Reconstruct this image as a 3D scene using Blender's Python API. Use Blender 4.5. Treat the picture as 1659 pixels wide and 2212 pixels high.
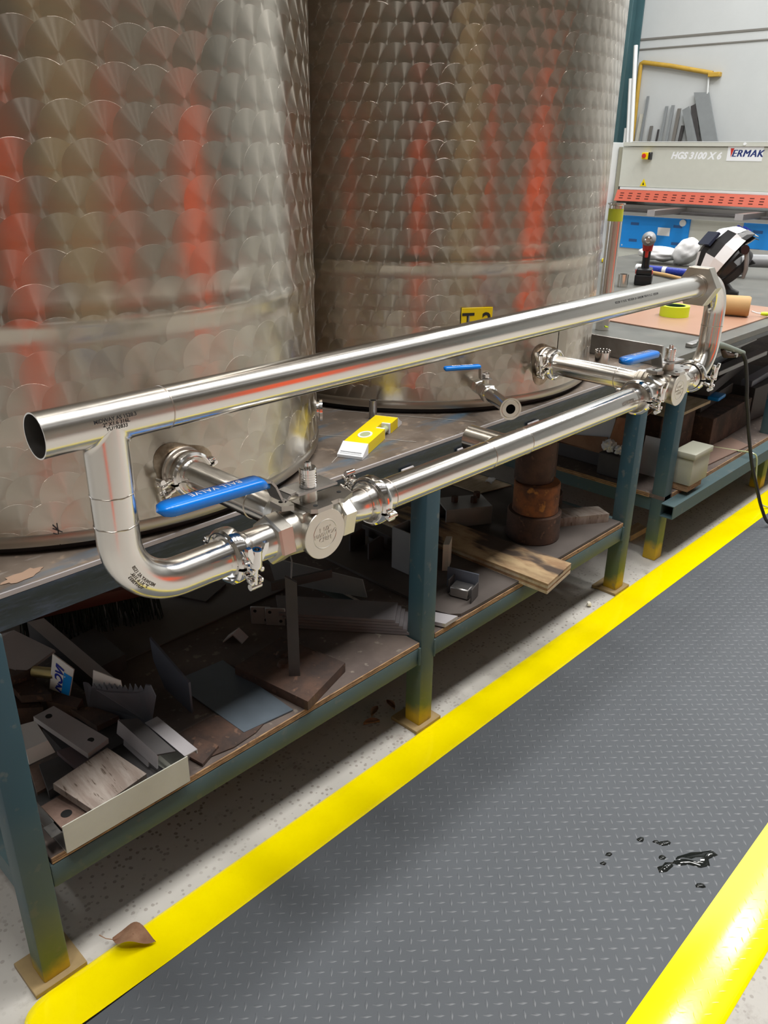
import bpy, bmesh, math, random
from mathutils import Vector as V, Matrix as M
random.seed(7)
sc = bpy.context.scene
for o in list(bpy.data.objects):
    bpy.data.objects.remove(o)
COL = sc.collection
PI = math.pi

# ---------------------------------------------------------------- camera
cam_d = bpy.data.cameras.new('camera'); cam = bpy.data.objects.new('camera', cam_d); COL.objects.link(cam)
cam_d.sensor_fit = 'VERTICAL'; cam_d.sensor_height = 36.0; cam_d.lens = 36.0 * 1758.46 / 2212.0
cam_d.clip_start = 0.02; cam_d.clip_end = 100
cam.matrix_world = M(((0.69250603, 0.28334079, -0.66344057, 0.0),
                      (-0.72131928, 0.28670351, -0.63047569, 0.0),
                      (0.01157126, 0.91516069, 0.40292309, 1.4), (0, 0, 0, 1)))
sc.camera = cam
# ---------------------------------------------------------------- world, lights, exposure
w = bpy.data.worlds.new('workshop_air'); sc.world = w; w.use_nodes = True
w.node_tree.nodes['Background'].inputs[0].default_value = (0.75, 0.8, 0.9, 1)
w.node_tree.nodes['Background'].inputs[1].default_value = 0.15
sc.view_settings.view_transform = 'Standard'; sc.view_settings.look = 'None'
sc.view_settings.exposure = 0.0; sc.view_settings.gamma = 1.0; sc.view_settings.use_curve_mapping = False

def strip_light(name, x, y, z, sx, sy, power, color=(1.0, 0.98, 0.95)):
    d = bpy.data.lights.new(name, 'AREA'); d.shape = 'RECTANGLE'; d.size = sx; d.size_y = sy
    d.energy = power; d.color = color
    o = bpy.data.objects.new(name, d); COL.objects.link(o); o.location = (x, y, z)
    return o
for x_ in (-1.2, 0.4, 2.0, 3.6, 5.2, 6.8, 8.4):
    strip_light('high_bay_lamp', x_, 0.15, 5.95, 0.5, 1.1, 106)
for x_ in (0.8, 3.8, 6.8):
    strip_light('high_bay_lamp', x_, 3.9, 5.95, 0.5, 0.5, 60)
for y_ in (-1.5, -3.4):
    strip_light('roof_light_panel', 2.5, y_, 6.2, 13.0, 0.7, 13, (0.97, 0.98, 1.0))
dl = strip_light('doorway_daylight', -3.2, 6.9, 1.9, 3.2, 3.4, 80, (0.86, 0.92, 1.0)); dl.rotation_euler = (-PI/2, 0, 0)
strip_light('daylight_panel', 8.2, 3.0, 5.9, 3.0, 5.0, 200, (0.93, 0.97, 1.0))
sc.cycles.max_bounces = 8; sc.cycles.glossy_bounces = 4; sc.cycles.diffuse_bounces = 4
sc.cycles.transmission_bounces = 4; sc.cycles.caustics_reflective = False; sc.cycles.caustics_refractive = False
sc.cycles.sample_clamp_indirect = 6

# ---------------------------------------------------------------- node helpers
class NT:
    def __init__(s, name):
        s.m = bpy.data.materials.new(name); s.m.use_nodes = True
        s.t = s.m.node_tree; s.n = s.t.nodes; s.p = s.n['Principled BSDF']
    def node(s, typ, **kw):
        n = s.n.new(typ)
        for k, v in kw.items(): setattr(n, k, v)
        return n
    def put(s, sock, v):
        if hasattr(v, 'is_output'): s.t.links.new(v, sock)
        elif v is not None: sock.default_value = v
    def math(s, op, a, b=None, c=None):
        n = s.node('ShaderNodeMath', operation=op)
        for i, v in enumerate((a, b, c)): s.put(n.inputs[i], v)
        return n.outputs[0]
    def mixf(s, f, a, b):
        n = s.node('ShaderNodeMix', data_type='FLOAT'); s.put(n.inputs[0], f); s.put(n.inputs[2], a); s.put(n.inputs[3], b)
        return n.outputs[0]
    def mixc(s, f, a, b, mode='MIX'):
        n = s.node('ShaderNodeMix', data_type='RGBA', blend_type=mode); s.put(n.inputs[0], f)
        for i, v in ((6, a), (7, b)):
            s.put(n.inputs[i], (*v, 1) if isinstance(v, tuple) and len(v) == 3 else v)
        return n.outputs[2]
    def coord(s, which='Object'):
        return s.node('ShaderNodeTexCoord').outputs[which]
    def scale(s, vec, sc3):
        n = s.node('ShaderNodeMapping'); s.put(n.inputs[0], vec); n.inputs[3].default_value = sc3
        return n.outputs[0]
    def noise(s, scale, detail=4, rough=0.55, vec=None, out=0):
        n = s.node('ShaderNodeTexNoise'); n.inputs['Scale'].default_value = scale
        n.inputs['Detail'].default_value = detail; n.inputs['Roughness'].default_value = rough
        s.put(n.inputs['Vector'], vec if vec is not None else s.coord())
        return n.outputs[out]
    def ramp(s, f, *stops):
        n = s.node('ShaderNodeValToRGB'); e = n.color_ramp.elements
        while len(e) < len(stops): e.new(0.5)
        for el, (p, c) in zip(e, stops):
            el.position = p; el.color = (*c, 1) if isinstance(c, tuple) else (c, c, c, 1)
        s.put(n.inputs[0], f)
        return n.outputs[0]
    def bump(s, h, strength=0.2, dist=0.01):
        n = s.node('ShaderNodeBump'); n.inputs['Strength'].default_value = strength; n.inputs['Distance'].default_value = dist
        s.put(n.inputs['Height'], h); s.put(s.p.inputs['Normal'], n.outputs[0])
    def set(s, base=None, rough=None, metal=None, **kw):
        i = s.p.inputs
        if base is not None: s.put(i['Base Color'], (*base, 1) if isinstance(base, tuple) and len(base) == 3 else base)
        if rough is not None: s.put(i['Roughness'], rough)
        if metal is not None: s.put(i['Metallic'], metal)
        for k, v in kw.items(): s.put(i[k], v)
        return s
MAT = {}
def plain(name, base, rough=0.5, metal=0.0, var=0.12, scale=14, bump=0.0, **kw):
    """one colour with a soft cloudy variation and optional fine relief"""
    t = NT(name)
    n = t.noise(scale, 5)
    lo = tuple(max(0, c * (1 - var)) for c in base); hi = tuple(min(1, c * (1 + var)) for c in base)
    t.set(t.mixc(n, lo, hi), t.mixf(n, max(0.03, rough * 0.88), min(1, rough * 1.12)), metal, **kw)
    if bump: t.bump(t.noise(scale * 12, 3), bump, 0.002)
    MAT[name] = t.m
    return t.m
def mottled(name, c1, c2, scale=9, rough=0.7, metal=0.0, c3=None, s3=40, bump=0.15, lo=0.38, hi=0.62, stretch=(1, 1, 1), c3t=(0.62, 0.70)):
    """two tones in blotches, a third as specks"""
    t = NT(name)
    v = t.scale(t.coord(), stretch)
    n = t.noise(scale, 6, 0.62, v)
    f = t.ramp(n, (lo, 0.0), (hi, 1.0))
    c = t.mixc(f, c1, c2)
    if c3:
        g = t.ramp(t.noise(s3, 3, 0.5, v), (c3t[0], 0.0), (c3t[1], 1.0)); c = t.mixc(g, c, c3)
    t.set(c, t.mixf(f, rough, min(1, rough * 1.15)), metal)
    t.bump(t.noise(scale * 8, 4, 0.6, v), bump, 0.003)
    MAT[name] = t.m
    return t.m

# metals
def steel_tube(name, base, rough, aniso=0.0, fine=260, stretch=(1, 1, 1), bump=0.02):
    t = NT(name)
    v = t.scale(t.coord(), stretch)
    n = t.noise(fine, 3, 0.6, v); big = t.noise(7, 3)
    t.set(t.mixc(big, tuple(c * 0.93 for c in base), base), t.mixf(n, rough * 0.8, rough * 1.25), 1.0, Anisotropic=aniso)
    t.bump(n, bump, 0.001)
    MAT[name] = t.m
    return t.m
steel_tube('polished_tube', (0.80, 0.775, 0.74), 0.17, bump=0.0)
steel_tube('satin_tube', (0.80, 0.775, 0.74), 0.21, fine=90, bump=0.0)
steel_tube('cast_stainless', (0.66, 0.63, 0.57), 0.33, fine=600, bump=0.06)
steel_tube('chromed', (0.83, 0.81, 0.79), 0.10, bump=0.0)
steel_tube('weld_steel', (0.55, 0.50, 0.45), 0.30, fine=120, bump=0.25)
steel_tube('mill_steel', (0.42, 0.41, 0.40), 0.38, fine=90, bump=0.05)
steel_tube('pad_steel', (0.50, 0.48, 0.45), 0.30, fine=400, bump=0.04)
mottled('heat_tint', (0.16, 0.12, 0.08), (0.42, 0.36, 0.28), 25, 0.35, 0.9)

# paints, plastics, timber
plain('blue_plastic', (0.0, 0.19, 0.72), 0.25, var=0.04)
plain('white_print', (0.85, 0.87, 0.9), 0.5, var=0.02)
plain('black_print', (0.012, 0.012, 0.014), 0.5, var=0.02)
plain('grey_print', (0.16, 0.14, 0.12), 0.5, var=0.02)
plain('black_rubber', (0.018, 0.018, 0.020), 0.55)
plain('black_plastic', (0.012, 0.012, 0.014), 0.3)
plain('dark_hole', (0.006, 0.006, 0.006), 0.9)
plain('red_plastic', (0.55, 0.03, 0.02), 0.35)
plain('white_plastic', (0.82, 0.84, 0.86), 0.35, var=0.03)
plain('grey_plastic', (0.28, 0.29, 0.30), 0.4)
plain('cobalt_plastic', (0.015, 0.035, 0.33), 0.28)
plain('level_yellow', (0.86, 0.66, 0.0), 0.4, var=0.05)
plain('sign_yellow', (0.82, 0.58, 0.0), 0.35, var=0.03)
plain('edge_yellow', (0.90, 0.74, 0.0), 0.14, var=0.05, bump=0.03)
plain('tape_lime', (0.62, 0.80, 0.02), 0.45, var=0.05)
plain('tape_dull', (0.50, 0.52, 0.03), 0.5, var=0.06)
plain('machine_beige', (0.56, 0.57, 0.51), 0.45, var=0.05)
plain('machine_white', (0.70, 0.72, 0.72), 0.45, var=0.04)
plain('machine_blue', (0.005, 0.27, 0.80), 0.35, var=0.04)
plain('guard_red', (0.55, 0.115, 0.07), 0.5, var=0.05)
plain('guard_slot', (0.10, 0.02, 0.015), 0.7)
plain('orange_paint', (0.90, 0.10, 0.02), 0.45)
plain('ochre_paint', (0.36, 0.27, 0.15), 0.6)
plain('column_teal', (0.06, 0.13, 0.145), 0.5, var=0.2, scale=6)
plain('jib_yellow', (0.55, 0.34, 0.05), 0.5, var=0.2)
plain('white_tube', (0.85, 0.87, 0.87), 0.4, var=0.03)
plain('offcut_grey', (0.30, 0.32, 0.33), 0.42, 0.35)
plain('offcut_pale', (0.60, 0.58, 0.50), 0.5)
plain('cotton', (0.80, 0.80, 0.80), 0.9, bump=0.2)
plain('mat_grey', (0.090, 0.099, 0.110), 0.66, var=0.15, scale=5, bump=0.05, **{'Specular IOR Level': 0.35})
plain('tray_paint', (0.50, 0.50, 0.43), 0.45, var=0.1, scale=30)
plain('sheet_zinc', (0.34, 0.35, 0.36), 0.45, 0.5, var=0.15)
plain('blue_steel', (0.12, 0.15, 0.18), 0.5, 0.4, var=0.2)
plain('bar_grey', (0.17, 0.155, 0.16), 0.6, 0.2, var=0.25, bump=0.1)
plain('dark_steel', (0.07, 0.065, 0.065), 0.6, 0.35, var=0.35, bump=0.1)
plain('pale_steel', (0.40, 0.38, 0.39), 0.5, 0.3, var=0.15)
plain('paper_white', (0.72, 0.72, 0.72), 0.8, var=0.05)
plain('box_paint', (0.36, 0.36, 0.29), 0.4, var=0.08, scale=25)
plain('tan_foam', (0.50, 0.31, 0.13), 0.7, var=0.1)
plain('board_pink', (0.40, 0.225, 0.15), 0.35, var=0.12, scale=5)
plain('vial_glass', (0.45, 0.50, 0.28), 0.12, var=0.05)
mottled('rusty_steel', (0.10, 0.055, 0.038), (0.05, 0.035, 0.03), 12, 0.75, 0.2, (0.16, 0.09, 0.06), 50)
mottled('orange_rust', (0.28, 0.10, 0.03), (0.09, 0.045, 0.03), 14, 0.75, 0.1, (0.45, 0.20, 0.05), 30)
mottled('brushed_rusty', (0.36, 0.31, 0.27), (0.24, 0.19, 0.16), 10, 0.5, 0.4, (0.10, 0.07, 0.05), 30, stretch=(6, 1, 1))
def m_bench():
    t = NT('bench_steel')
    v = t.coord(); f = t.ramp(t.noise(5, 6, 0.65), (0.38, 0.0), (0.62, 1.0))
    c = t.mixc(f, (0.115, 0.088, 0.068), (0.185, 0.148, 0.118))
    c = t.mixc(t.ramp(t.noise(30, 3), (0.60, 0.0), (0.68, 1.0)), c, (0.25, 0.19, 0.14))
    # smears of layout blue and grey scuffs wiped along the plate
    m = t.node('ShaderNodeMapping'); t.put(m.inputs[0], v); m.inputs[2].default_value = (0, 0, 1.05); m.inputs[3].default_value = (1.2, 5, 1)
    bl = t.ramp(t.noise(2.6, 4, 0.55, m.outputs[0]), (0.55, 0.0), (0.68, 0.75)); c = t.mixc(bl, c, (0.055, 0.125, 0.19))
    sc_ = t.ramp(t.noise(16, 4, 0.6, m.outputs[0]), (0.60, 0.0), (0.72, 0.5)); c = t.mixc(sc_, c, (0.33, 0.30, 0.27))
    t.set(c, t.mixf(f, 0.42, 0.58), 0.2); t.bump(t.noise(45, 4), 0.06, 0.003)
    MAT['bench_steel'] = t.m
m_bench()
mottled('bench_grey', (0.110, 0.112, 0.102), (0.155, 0.155, 0.14), 5, 0.42, 0.35, (0.16, 0.14, 0.12), 20, bump=0.05)
mottled('shelf_ply', (0.13, 0.10, 0.085), (0.085, 0.065, 0.058), 5, 0.85, 0, (0.20, 0.17, 0.14), 45)
mottled('ply_edge', (0.40, 0.25, 0.13), (0.22, 0.13, 0.07), 30, 0.8, 0, (0.12, 0.07, 0.04), 60, stretch=(1, 1, 6))
mottled('lvl_timber', (0.46, 0.33, 0.18), (0.26, 0.155, 0.08), 14, 0.7, 0, (0.06, 0.04, 0.028), 9, stretch=(1.6, 0.6, 1), c3t=(0.49, 0.58))
mottled('pale_timber', (0.55, 0.46, 0.32), (0.42, 0.33, 0.21), 10, 0.75, stretch=(1, 5, 1))
mottled('cardboard', (0.30, 0.17, 0.10), (0.24, 0.13, 0.075), 10, 0.85)
mottled('dry_leaf', (0.27, 0.15, 0.085), (0.20, 0.10, 0.055), 30, 0.75)
mottled('copper_offcut', (0.30, 0.20, 0.16), (0.20, 0.13, 0.10), 20, 0.5, 0.3)
mottled('upstand_steel', (0.23, 0.21, 0.19), (0.33, 0.32, 0.30), 6, 0.35, 0.7, (0.30, 0.14, 0.04), 5)
plain('blade_blue', (0.16, 0.175, 0.22), 0.45, 0.45, var=0.12)
plain('broom_red', (0.11, 0.035, 0.025), 0.6)
plain('bristle_green', (0.01, 0.02, 0.014), 0.8)

def m_teal():
    t = NT('bench_teal')
    o = t.coord(); s = t.node('ShaderNodeSeparateXYZ'); t.put(s.inputs[0], o)
    n = t.noise(9, 5); z = t.math('ADD', s.outputs[2], t.math('MULTIPLY', t.math('SUBTRACT', n, 0.5), 0.12))
    c = t.ramp(z, (0.0, (0.55, 0.36, 0.01)), (0.032, (0.42, 0.29, 0.02)), (0.065, (0.08, 0.12, 0.06)),
               (0.13, (0.075, 0.11, 0.10)), (0.19, (0.055, 0.10, 0.115)), (0.27, (0.060, 0.10, 0.105)), (0.42, (0.020, 0.062, 0.085)), (1.0, (0.013, 0.045, 0.070)))
    wv = t.ramp(t.noise(35, 4), (0.60, 0.0), (0.68, 1.0))
    t.set(t.mixc(t.math('MULTIPLY', wv, 0.5), c, (0.12, 0.13, 0.12)), 0.55, 0.0); t.bump(t.noise(60, 3), 0.05, 0.002)
    MAT['bench_teal'] = t.m
m_teal()
def m_rail():
    t = NT('rail_navy')
    v = t.scale(t.coord(), (1, 6, 6))
    f = t.ramp(t.noise(14, 6, 0.7, v), (0.50, 0.0), (0.66, 1.0))
    t.set(t.mixc(f, (0.008, 0.022, 0.038), (0.035, 0.055, 0.10)), 0.36); t.bump(t.noise(40, 4), 0.1, 0.003)
    MAT['rail_navy'] = t.m
m_rail()
def m_concrete():
    t = NT('concrete_floor')
    o = t.coord()
    n = t.noise(2.2, 6, 0.6); base = t.mixc(n, (0.36, 0.34, 0.31), (0.50, 0.485, 0.45))
    vo = t.node('ShaderNodeTexVoronoi', feature='F1'); vo.inputs['Scale'].default_value = 85; vo.inputs['Randomness'].default_value = 1
    t.put(vo.inputs['Vector'], o)
    sp = t.ramp(vo.outputs['Distance'], (0.30, 1.0), (0.37, 0.0))
    pick = t.ramp(vo.outputs['Color'], (0.50, 0.0), (0.55, 1.0))
    zone = t.ramp(t.noise(1.7, 3), (0.40, 0.15), (0.60, 1.0))
    f = t.math('MULTIPLY', t.math('MULTIPLY', sp, pick), zone)
    c = t.mixc(f, base, (0.20, 0.175, 0.15))
    st = t.ramp(t.noise(9, 6, 0.7), (0.57, 0.0), (0.75, 0.7)); c = t.mixc(st, c, (0.20, 0.17, 0.145))
    t.set(c, 0.6); t.bump(t.noise(70, 4), 0.12, 0.003)
    MAT['concrete_floor'] = t.m
m_concrete()
def m_wall():
    t = NT('wall_grey')
    n = t.noise(0.9, 6, 0.65); n2 = t.noise(14, 4)
    t.set(t.mixc(n, (0.50, 0.52, 0.52), (0.64, 0.655, 0.65)), 0.8); t.bump(n2, 0.15, 0.01)
    MAT['wall_grey'] = t.m
m_wall()
plain('wall_dim', (0.27, 0.245, 0.205), 0.8, var=0.25, scale=1.2)
plain('ceiling_sheet', (0.34, 0.34, 0.33), 0.7, var=0.1, scale=1.0)
plain('wall_groove', (0.20, 0.19, 0.17), 0.9)

def m_perlage(name, R, ncol, sy, rho, tint, rough):
    """engine-turned stainless: overlapping brushed discs, each with its own radial grain (anisotropic)"""
    t = NT(name)
    s = t.node('ShaderNodeSeparateXYZ'); t.put(s.inputs[0], t.coord())
    x, y, z = s.outputs
    th = t.math('ARCTAN2', y, x); u = t.math('MULTIPLY', th, R)
    sx = 2 * PI * R / ncol
    def cand(j):
        dv = t.math('SUBTRACT', z, t.math('MULTIPLY', j, sy))
        wdt = t.math('SQRT', t.math('MAXIMUM', t.math('SUBTRACT', rho * rho, t.math('MULTIPLY', dv, dv)), 0.0))
        off = t.math('MULTIPLY', t.math('FLOORED_MODULO', j, 2.0), sx * 0.5)
        i = t.math('FLOOR', t.math('DIVIDE', t.math('ADD', t.math('SUBTRACT', u, off), wdt), sx))
        du = t.math('SUBTRACT', t.math('SUBTRACT', u, off), t.math('MULTIPLY', i, sx))
        ok = t.math('LESS_THAN', t.math('ABSOLUTE', du), wdt)
        return du, dv, ok, i
    j0 = t.math('CEIL', t.math('DIVIDE', t.math('SUBTRACT', z, rho), sy))
    a = cand(j0); j1 = t.math('ADD', j0, 1.0); b = cand(j1); j2 = t.math('ADD', j0, 2.0); c = cand(j2)
    du = t.mixf(a[2], t.mixf(b[2], c[0], b[0]), a[0]); dv = t.mixf(a[2], t.mixf(b[2], c[1], b[1]), a[1])
    ii = t.mixf(a[2], t.mixf(b[2], c[3], b[3]), a[3]); jj = t.mixf(a[2], t.mixf(b[2], j2, j1), j0)
    cmb = t.node('ShaderNodeCombineXYZ'); t.put(cmb.inputs[0], ii); t.put(cmb.inputs[1], jj)
    wn = t.node('ShaderNodeTexWhiteNoise', noise_dimensions='2D'); t.put(wn.inputs['Vector'], cmb.outputs[0])
    rnd = wn.outputs['Value']
    sn = t.math('SINE', th); cs = t.math('COSINE', th)
    tg = t.node('ShaderNodeCombineXYZ')
    t.put(tg.inputs[0], t.math('MULTIPLY', t.math('MULTIPLY', sn, -1.0), du)); t.put(tg.inputs[1], t.math('MULTIPLY', cs, du)); t.put(tg.inputs[2], dv)
    nm = t.node('ShaderNodeVectorMath', operation='NORMALIZE'); t.put(nm.inputs[0], tg.outputs[0])
    # each disc is buffed with a slightly different dish: tilt the normal from its own centre
    rr = t.math('SQRT', t.math('ADD', t.math('MULTIPLY', du, du), t.math('MULTIPLY', dv, dv)))
    cloud = t.noise(3.0, 4)
    base = t.mixc(cloud, tuple(k * 0.85 for k in tint), tint)
    base = t.mixc(t.math('MULTIPLY', rnd, 0.45), base, tuple(k * 0.72 for k in tint))
    t.set(base, t.mixf(rnd, rough * 0.9, rough * 1.12), 1.0, Anisotropic=0.95, Tangent=nm.outputs[0])
    sc_ = t.node('ShaderNodeSeparateColor'); t.put(sc_.inputs[0], wn.outputs['Color'])
    tx_ = t.math('MULTIPLY', du, t.math('MULTIPLY', t.math('SUBTRACT', sc_.outputs[0], 0.5), 0.030))
    tz_ = t.math('MULTIPLY', dv, t.math('MULTIPLY', t.math('SUBTRACT', sc_.outputs[1], 0.5), 0.045))
    h = t.math('ADD', t.math('ADD', tx_, tz_), t.math('ADD', t.math('MULTIPLY', rr, 0.010), t.math('MULTIPLY', t.noise(4.0, 2), 0.0022)))
    bn = t.node('ShaderNodeBump'); bn.inputs['Strength'].default_value = 1.0; bn.inputs['Distance'].default_value = 1.0
    t.put(bn.inputs['Height'], h); t.put(t.p.inputs['Normal'], bn.outputs[0])
    # the rolled sheet between the scratches keeps a plain, softer mirror
    q = t.node('ShaderNodeBsdfPrincipled'); t.put(q.inputs['Base Color'], base); q.inputs['Metallic'].default_value = 1.0
    t.put(q.inputs['Roughness'], t.mixf(rnd, 0.17, 0.24)); t.put(q.inputs['Normal'], bn.outputs[0])
    mx = t.node('ShaderNodeMixShader'); mx.inputs[0].default_value = 0.58
    out = t.n['Material Output']
    t.t.links.new(t.p.outputs[0], mx.inputs[1]); t.t.links.new(q.outputs[0], mx.inputs[2]); t.t.links.new(mx.outputs[0], out.inputs[0])
    MAT[name] = t.m
m_perlage('perlage_large', 0.54, 68, 0.048, 0.041, (0.57, 0.53, 0.46), 0.31)
m_perlage('perlage_small', 0.545, 92, 0.0375, 0.032, (0.53, 0.485, 0.42), 0.31)
steel_tube('plain_shell', (0.40, 0.365, 0.315), 0.34, fine=60, stretch=(1, 1, 8), bump=0.03)

# ---------------------------------------------------------------- mesh helpers
def basis(a):
    a = V(a).normalized()
    h = V((0, 0, 1)) if abs(a.z) < 0.9 else V((1, 0, 0))
    u = a.cross(h).normalized(); v = a.cross(u).normalized()
    return a, u, v
class B:
    def __init__(s): s.bm = bmesh.new()
    def box(s, c, size, rot=None, bev=0.0, seg=1):
        m = M.Translation(c) @ (rot.to_4x4() if rot is not None else M.Identity(4)) @ M.Diagonal((*size, 1))
        r = bmesh.ops.create_cube(s.bm, size=1.0, matrix=m)
        if bev:
            ed = list({e for v in r['verts'] for e in v.link_edges})
            bmesh.ops.bevel(s.bm, geom=ed, offset=bev, segments=seg, affect='EDGES', profile=0.5)
        return s
    def bx(s, x0, x1, y0, y1, z0, z1, bev=0.0, seg=1):
        return s.box(((x0+x1)/2, (y0+y1)/2, (z0+z1)/2), (abs(x1-x0), abs(y1-y0), abs(z1-z0)), None, bev, seg)
    def lathe(s, o, axis, prof, seg=32, closed=False, arc=None):
        o = V(o); a, u, v = basis(axis); rings = []
        n = seg if arc is None else seg + 1
        for t, r in prof:
            if r < 1e-7: rings.append([s.bm.verts.new(o + a*t)]); continue
            rg = []
            for k in range(n):
                an = 2*PI*k/seg if arc is None else arc[0] + (arc[1]-arc[0])*k/seg
                rg.append(s.bm.verts.new(o + a*t + (u*math.cos(an) + v*math.sin(an))*r))
            rings.append(rg)
        pairs = list(zip(rings, rings[1:])) + ([(rings[-1], rings[0])] if closed else [])
        for A, Bq in pairs:
            m = n if arc is None else n - 1
            for k in range(m):
                k2 = (k+1) % n
                if len(A) == 1 and len(Bq) == 1: continue
                if len(A) == 1: f = (A[0], Bq[k], Bq[k2])
                elif len(Bq) == 1: f = (A[k], Bq[0], A[k2])
                else: f = (A[k], Bq[k], Bq[k2], A[k2])
                try: s.bm.faces.new(f)
                except ValueError: pass
        return s
    def cyl(s, p0, p1, r0, r1=None, seg=24):
        p0, p1 = V(p0), V(p1); r1 = r0 if r1 is None else r1; L = (p1-p0).length
        return s.lathe(p0, p1-p0, [(0, 0), (0, r0), (L, r1), (L, 0)], seg)
    def tube(s, p0, p1, ro, ri, seg=28):
        p0, p1 = V(p0), V(p1); L = (p1-p0).length
        return s.lathe(p0, p1-p0, [(0, ri), (0, ro), (L, ro), (L, ri)], seg, closed=True)
    def torus(s, o, axis, R, r, seg=32, ms=10):
        return s.lathe(o, axis, [(r*math.sin(2*PI*k/ms), R + r*math.cos(2*PI*k/ms)) for k in range(ms)], seg, closed=True)
    def hexn(s, p0, p1, r, rin=0.0, rot=0.0, ch=0.0):
        """hexagonal prism between two points, optionally bored"""
        p0, p1 = V(p0), V(p1); a, u, v = basis(p1-p0); L = (p1-p0).length
        def ring(t, rr, n=6, sc_=1):
            return [s.bm.verts.new(p0 + a*t + (u*math.cos(rot+2*PI*k/6) + v*math.sin(rot+2*PI*k/6))*rr) for k in range(6)]
        R = [ring(0, r-ch), ring(ch, r), ring(L-ch, r), ring(L, r-ch)] if ch else [ring(0, r), ring(L, r)]
        for A, Bq in zip(R, R[1:]):
            for k in range(6): s.bm.faces.new((A[k], Bq[k], Bq[(k+1) % 6], A[(k+1) % 6]))
        if rin:
            I = [ring(0, rin), ring(L, rin)]
            for A, Bq in ((R[0], I[0]), (I[1], R[-1]), (I[0], I[1])):
                for k in range(6): s.bm.faces.new((A[k], A[(k+1) % 6], Bq[(k+1) % 6], Bq[k]))
        else:
            s.bm.faces.new(R[0]); s.bm.faces.new(R[-1])
        return s
    def prism(s, pts, off):
        pts = [V(p) for p in pts]; off = V(off)
        A = [s.bm.verts.new(p) for p in pts]; Bq = [s.bm.verts.new(p+off) for p in pts]; n = len(pts)
        s.bm.faces.new(A); s.bm.faces.new(Bq[::-1])
        for k in range(n): s.bm.faces.new((A[k], Bq[k], Bq[(k+1) % n], A[(k+1) % n]))
        return s
    def plate(s, pts, th):
        """sheet whose upper face has these corners"""
        pts = [V(p) for p in pts]
        n = V((0, 0, 0))
        for i in range(len(pts)):
            p, q = pts[i], pts[(i+1) % len(pts)]; n += (p-pts[0]).cross(q-pts[0])
        n.normalize()
        if n.z < -1e-3: n = -n
        return s.prism(pts, -n*th)
    def sweep(s, pts, r, seg=12, cap=True, rin=None):
        pts = [V(p) for p in pts]; n = len(pts); rr = r if isinstance(r, (list, tuple)) else [r]*n
        T = [(pts[min(i+1, n-1)] - pts[max(i-1, 0)]).normalized() for i in range(n)]
        a, u, v = basis(T[0]); rings = []
        for i in range(n):
            u = (u - T[i]*u.dot(T[i])).normalized(); v = T[i].cross(u)
            rings.append([s.bm.verts.new(pts[i] + (u*math.cos(2*PI*k/seg) + v*math.sin(2*PI*k/seg))*rr[i]) for k in range(seg)])
        for A, Bq in zip(rings, rings[1:]):
            for k in range(seg): s.bm.faces.new((A[k], Bq[k], Bq[(k+1) % seg], A[(k+1) % seg]))
        if cap: s.bm.faces.new(rings[0][::-1]); s.bm.faces.new(rings[-1])
        return s
    def tf(s, m):
        bmesh.ops.transform(s.bm, matrix=m, verts=s.bm.verts[:]); return s
    def build(s, name, mat, parent=None, smooth=True, ang=38, origin=None):
        bmesh.ops.recalc_face_normals(s.bm, faces=s.bm.faces[:])
        o_ = V(origin) if origin is not None else (V(ORG[parent.name]) if parent else V((0, 0, 0)))
        bmesh.ops.translate(s.bm, vec=-o_, verts=s.bm.verts[:])
        me = bpy.data.meshes.new(name); s.bm.to_mesh(me); s.bm.free()
        if smooth and len(me.polygons):
            me.polygons.foreach_set('use_smooth', [True]*len(me.polygons)); me.set_sharp_from_angle(angle=math.radians(ang))
        me.materials.append(MAT[mat] if isinstance(mat, str) else mat)
        ob = bpy.data.objects.new(name, me); COL.objects.link(ob)
        if parent: ob.parent = parent
        else: ob.location = o_
        ORG[ob.name] = o_
        return ob
ORG = {}
def tag(o, label, cat, group=None):
    o['label'] = label; o['category'] = cat
    if group: o['group'] = group
    return o
def thing(name, label, cat, loc=(0, 0, 0), group=None):
    o = bpy.data.objects.new(name, None); COL.objects.link(o); o.location = loc; o.empty_display_size = 0.05
    ORG[o.name] = V(loc)
    return tag(o, label, cat, group)
def structure(o):
    o['kind'] = 'structure'; return o
def text(s, size, fmap, mat, parent, name, depth=0.0, shear=0.0, bold=0.0, align='CENTER', spacing=1.0, label=None):
    """lettering: font outline turned to mesh and laid on a surface by fmap(x, y, height)"""
    cu = bpy.data.curves.new(name, 'FONT'); cu.body = s; cu.size = size; cu.align_x = align; cu.align_y = 'CENTER'
    cu.shear = shear; cu.offset = bold; cu.extrude = depth; cu.resolution_u = 3; cu.space_character = spacing; cu.space_line = 0.85
    ob = bpy.data.objects.new('tmp', cu); COL.objects.link(ob)
    dg = bpy.context.evaluated_depsgraph_get(); me = bpy.data.meshes.new_from_object(ob.evaluated_get(dg))
    bpy.data.objects.remove(ob); bpy.data.curves.remove(cu)
    bm = bmesh.new(); bm.from_mesh(me); bpy.data.meshes.remove(me)
    for v in bm.verts: v.co = fmap(v.co.x, v.co.y, v.co.z)
    b = B(); b.bm.free(); b.bm = bm
    return b.build(name, mat, parent, smooth=False)
def flatmap(o, right, up, lift=0.0004):
    o, r, u = V(o), V(right).normalized(), V(up).normalized(); n = r.cross(u)
    return lambda x, y, h: o + r*x + u*y + n*(h + lift)
def rotz(a): return M.Rotation(a, 3, 'Z')
def arc_pts(c, e1, e2, R, a0, a1, n):
    c, e1, e2 = V(c), V(e1), V(e2)
    return [c + e1*R*math.cos(a0+(a1-a0)*k/n) + e2*R*math.sin(a0+(a1-a0)*k/n) for k in range(n+1)]

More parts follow.
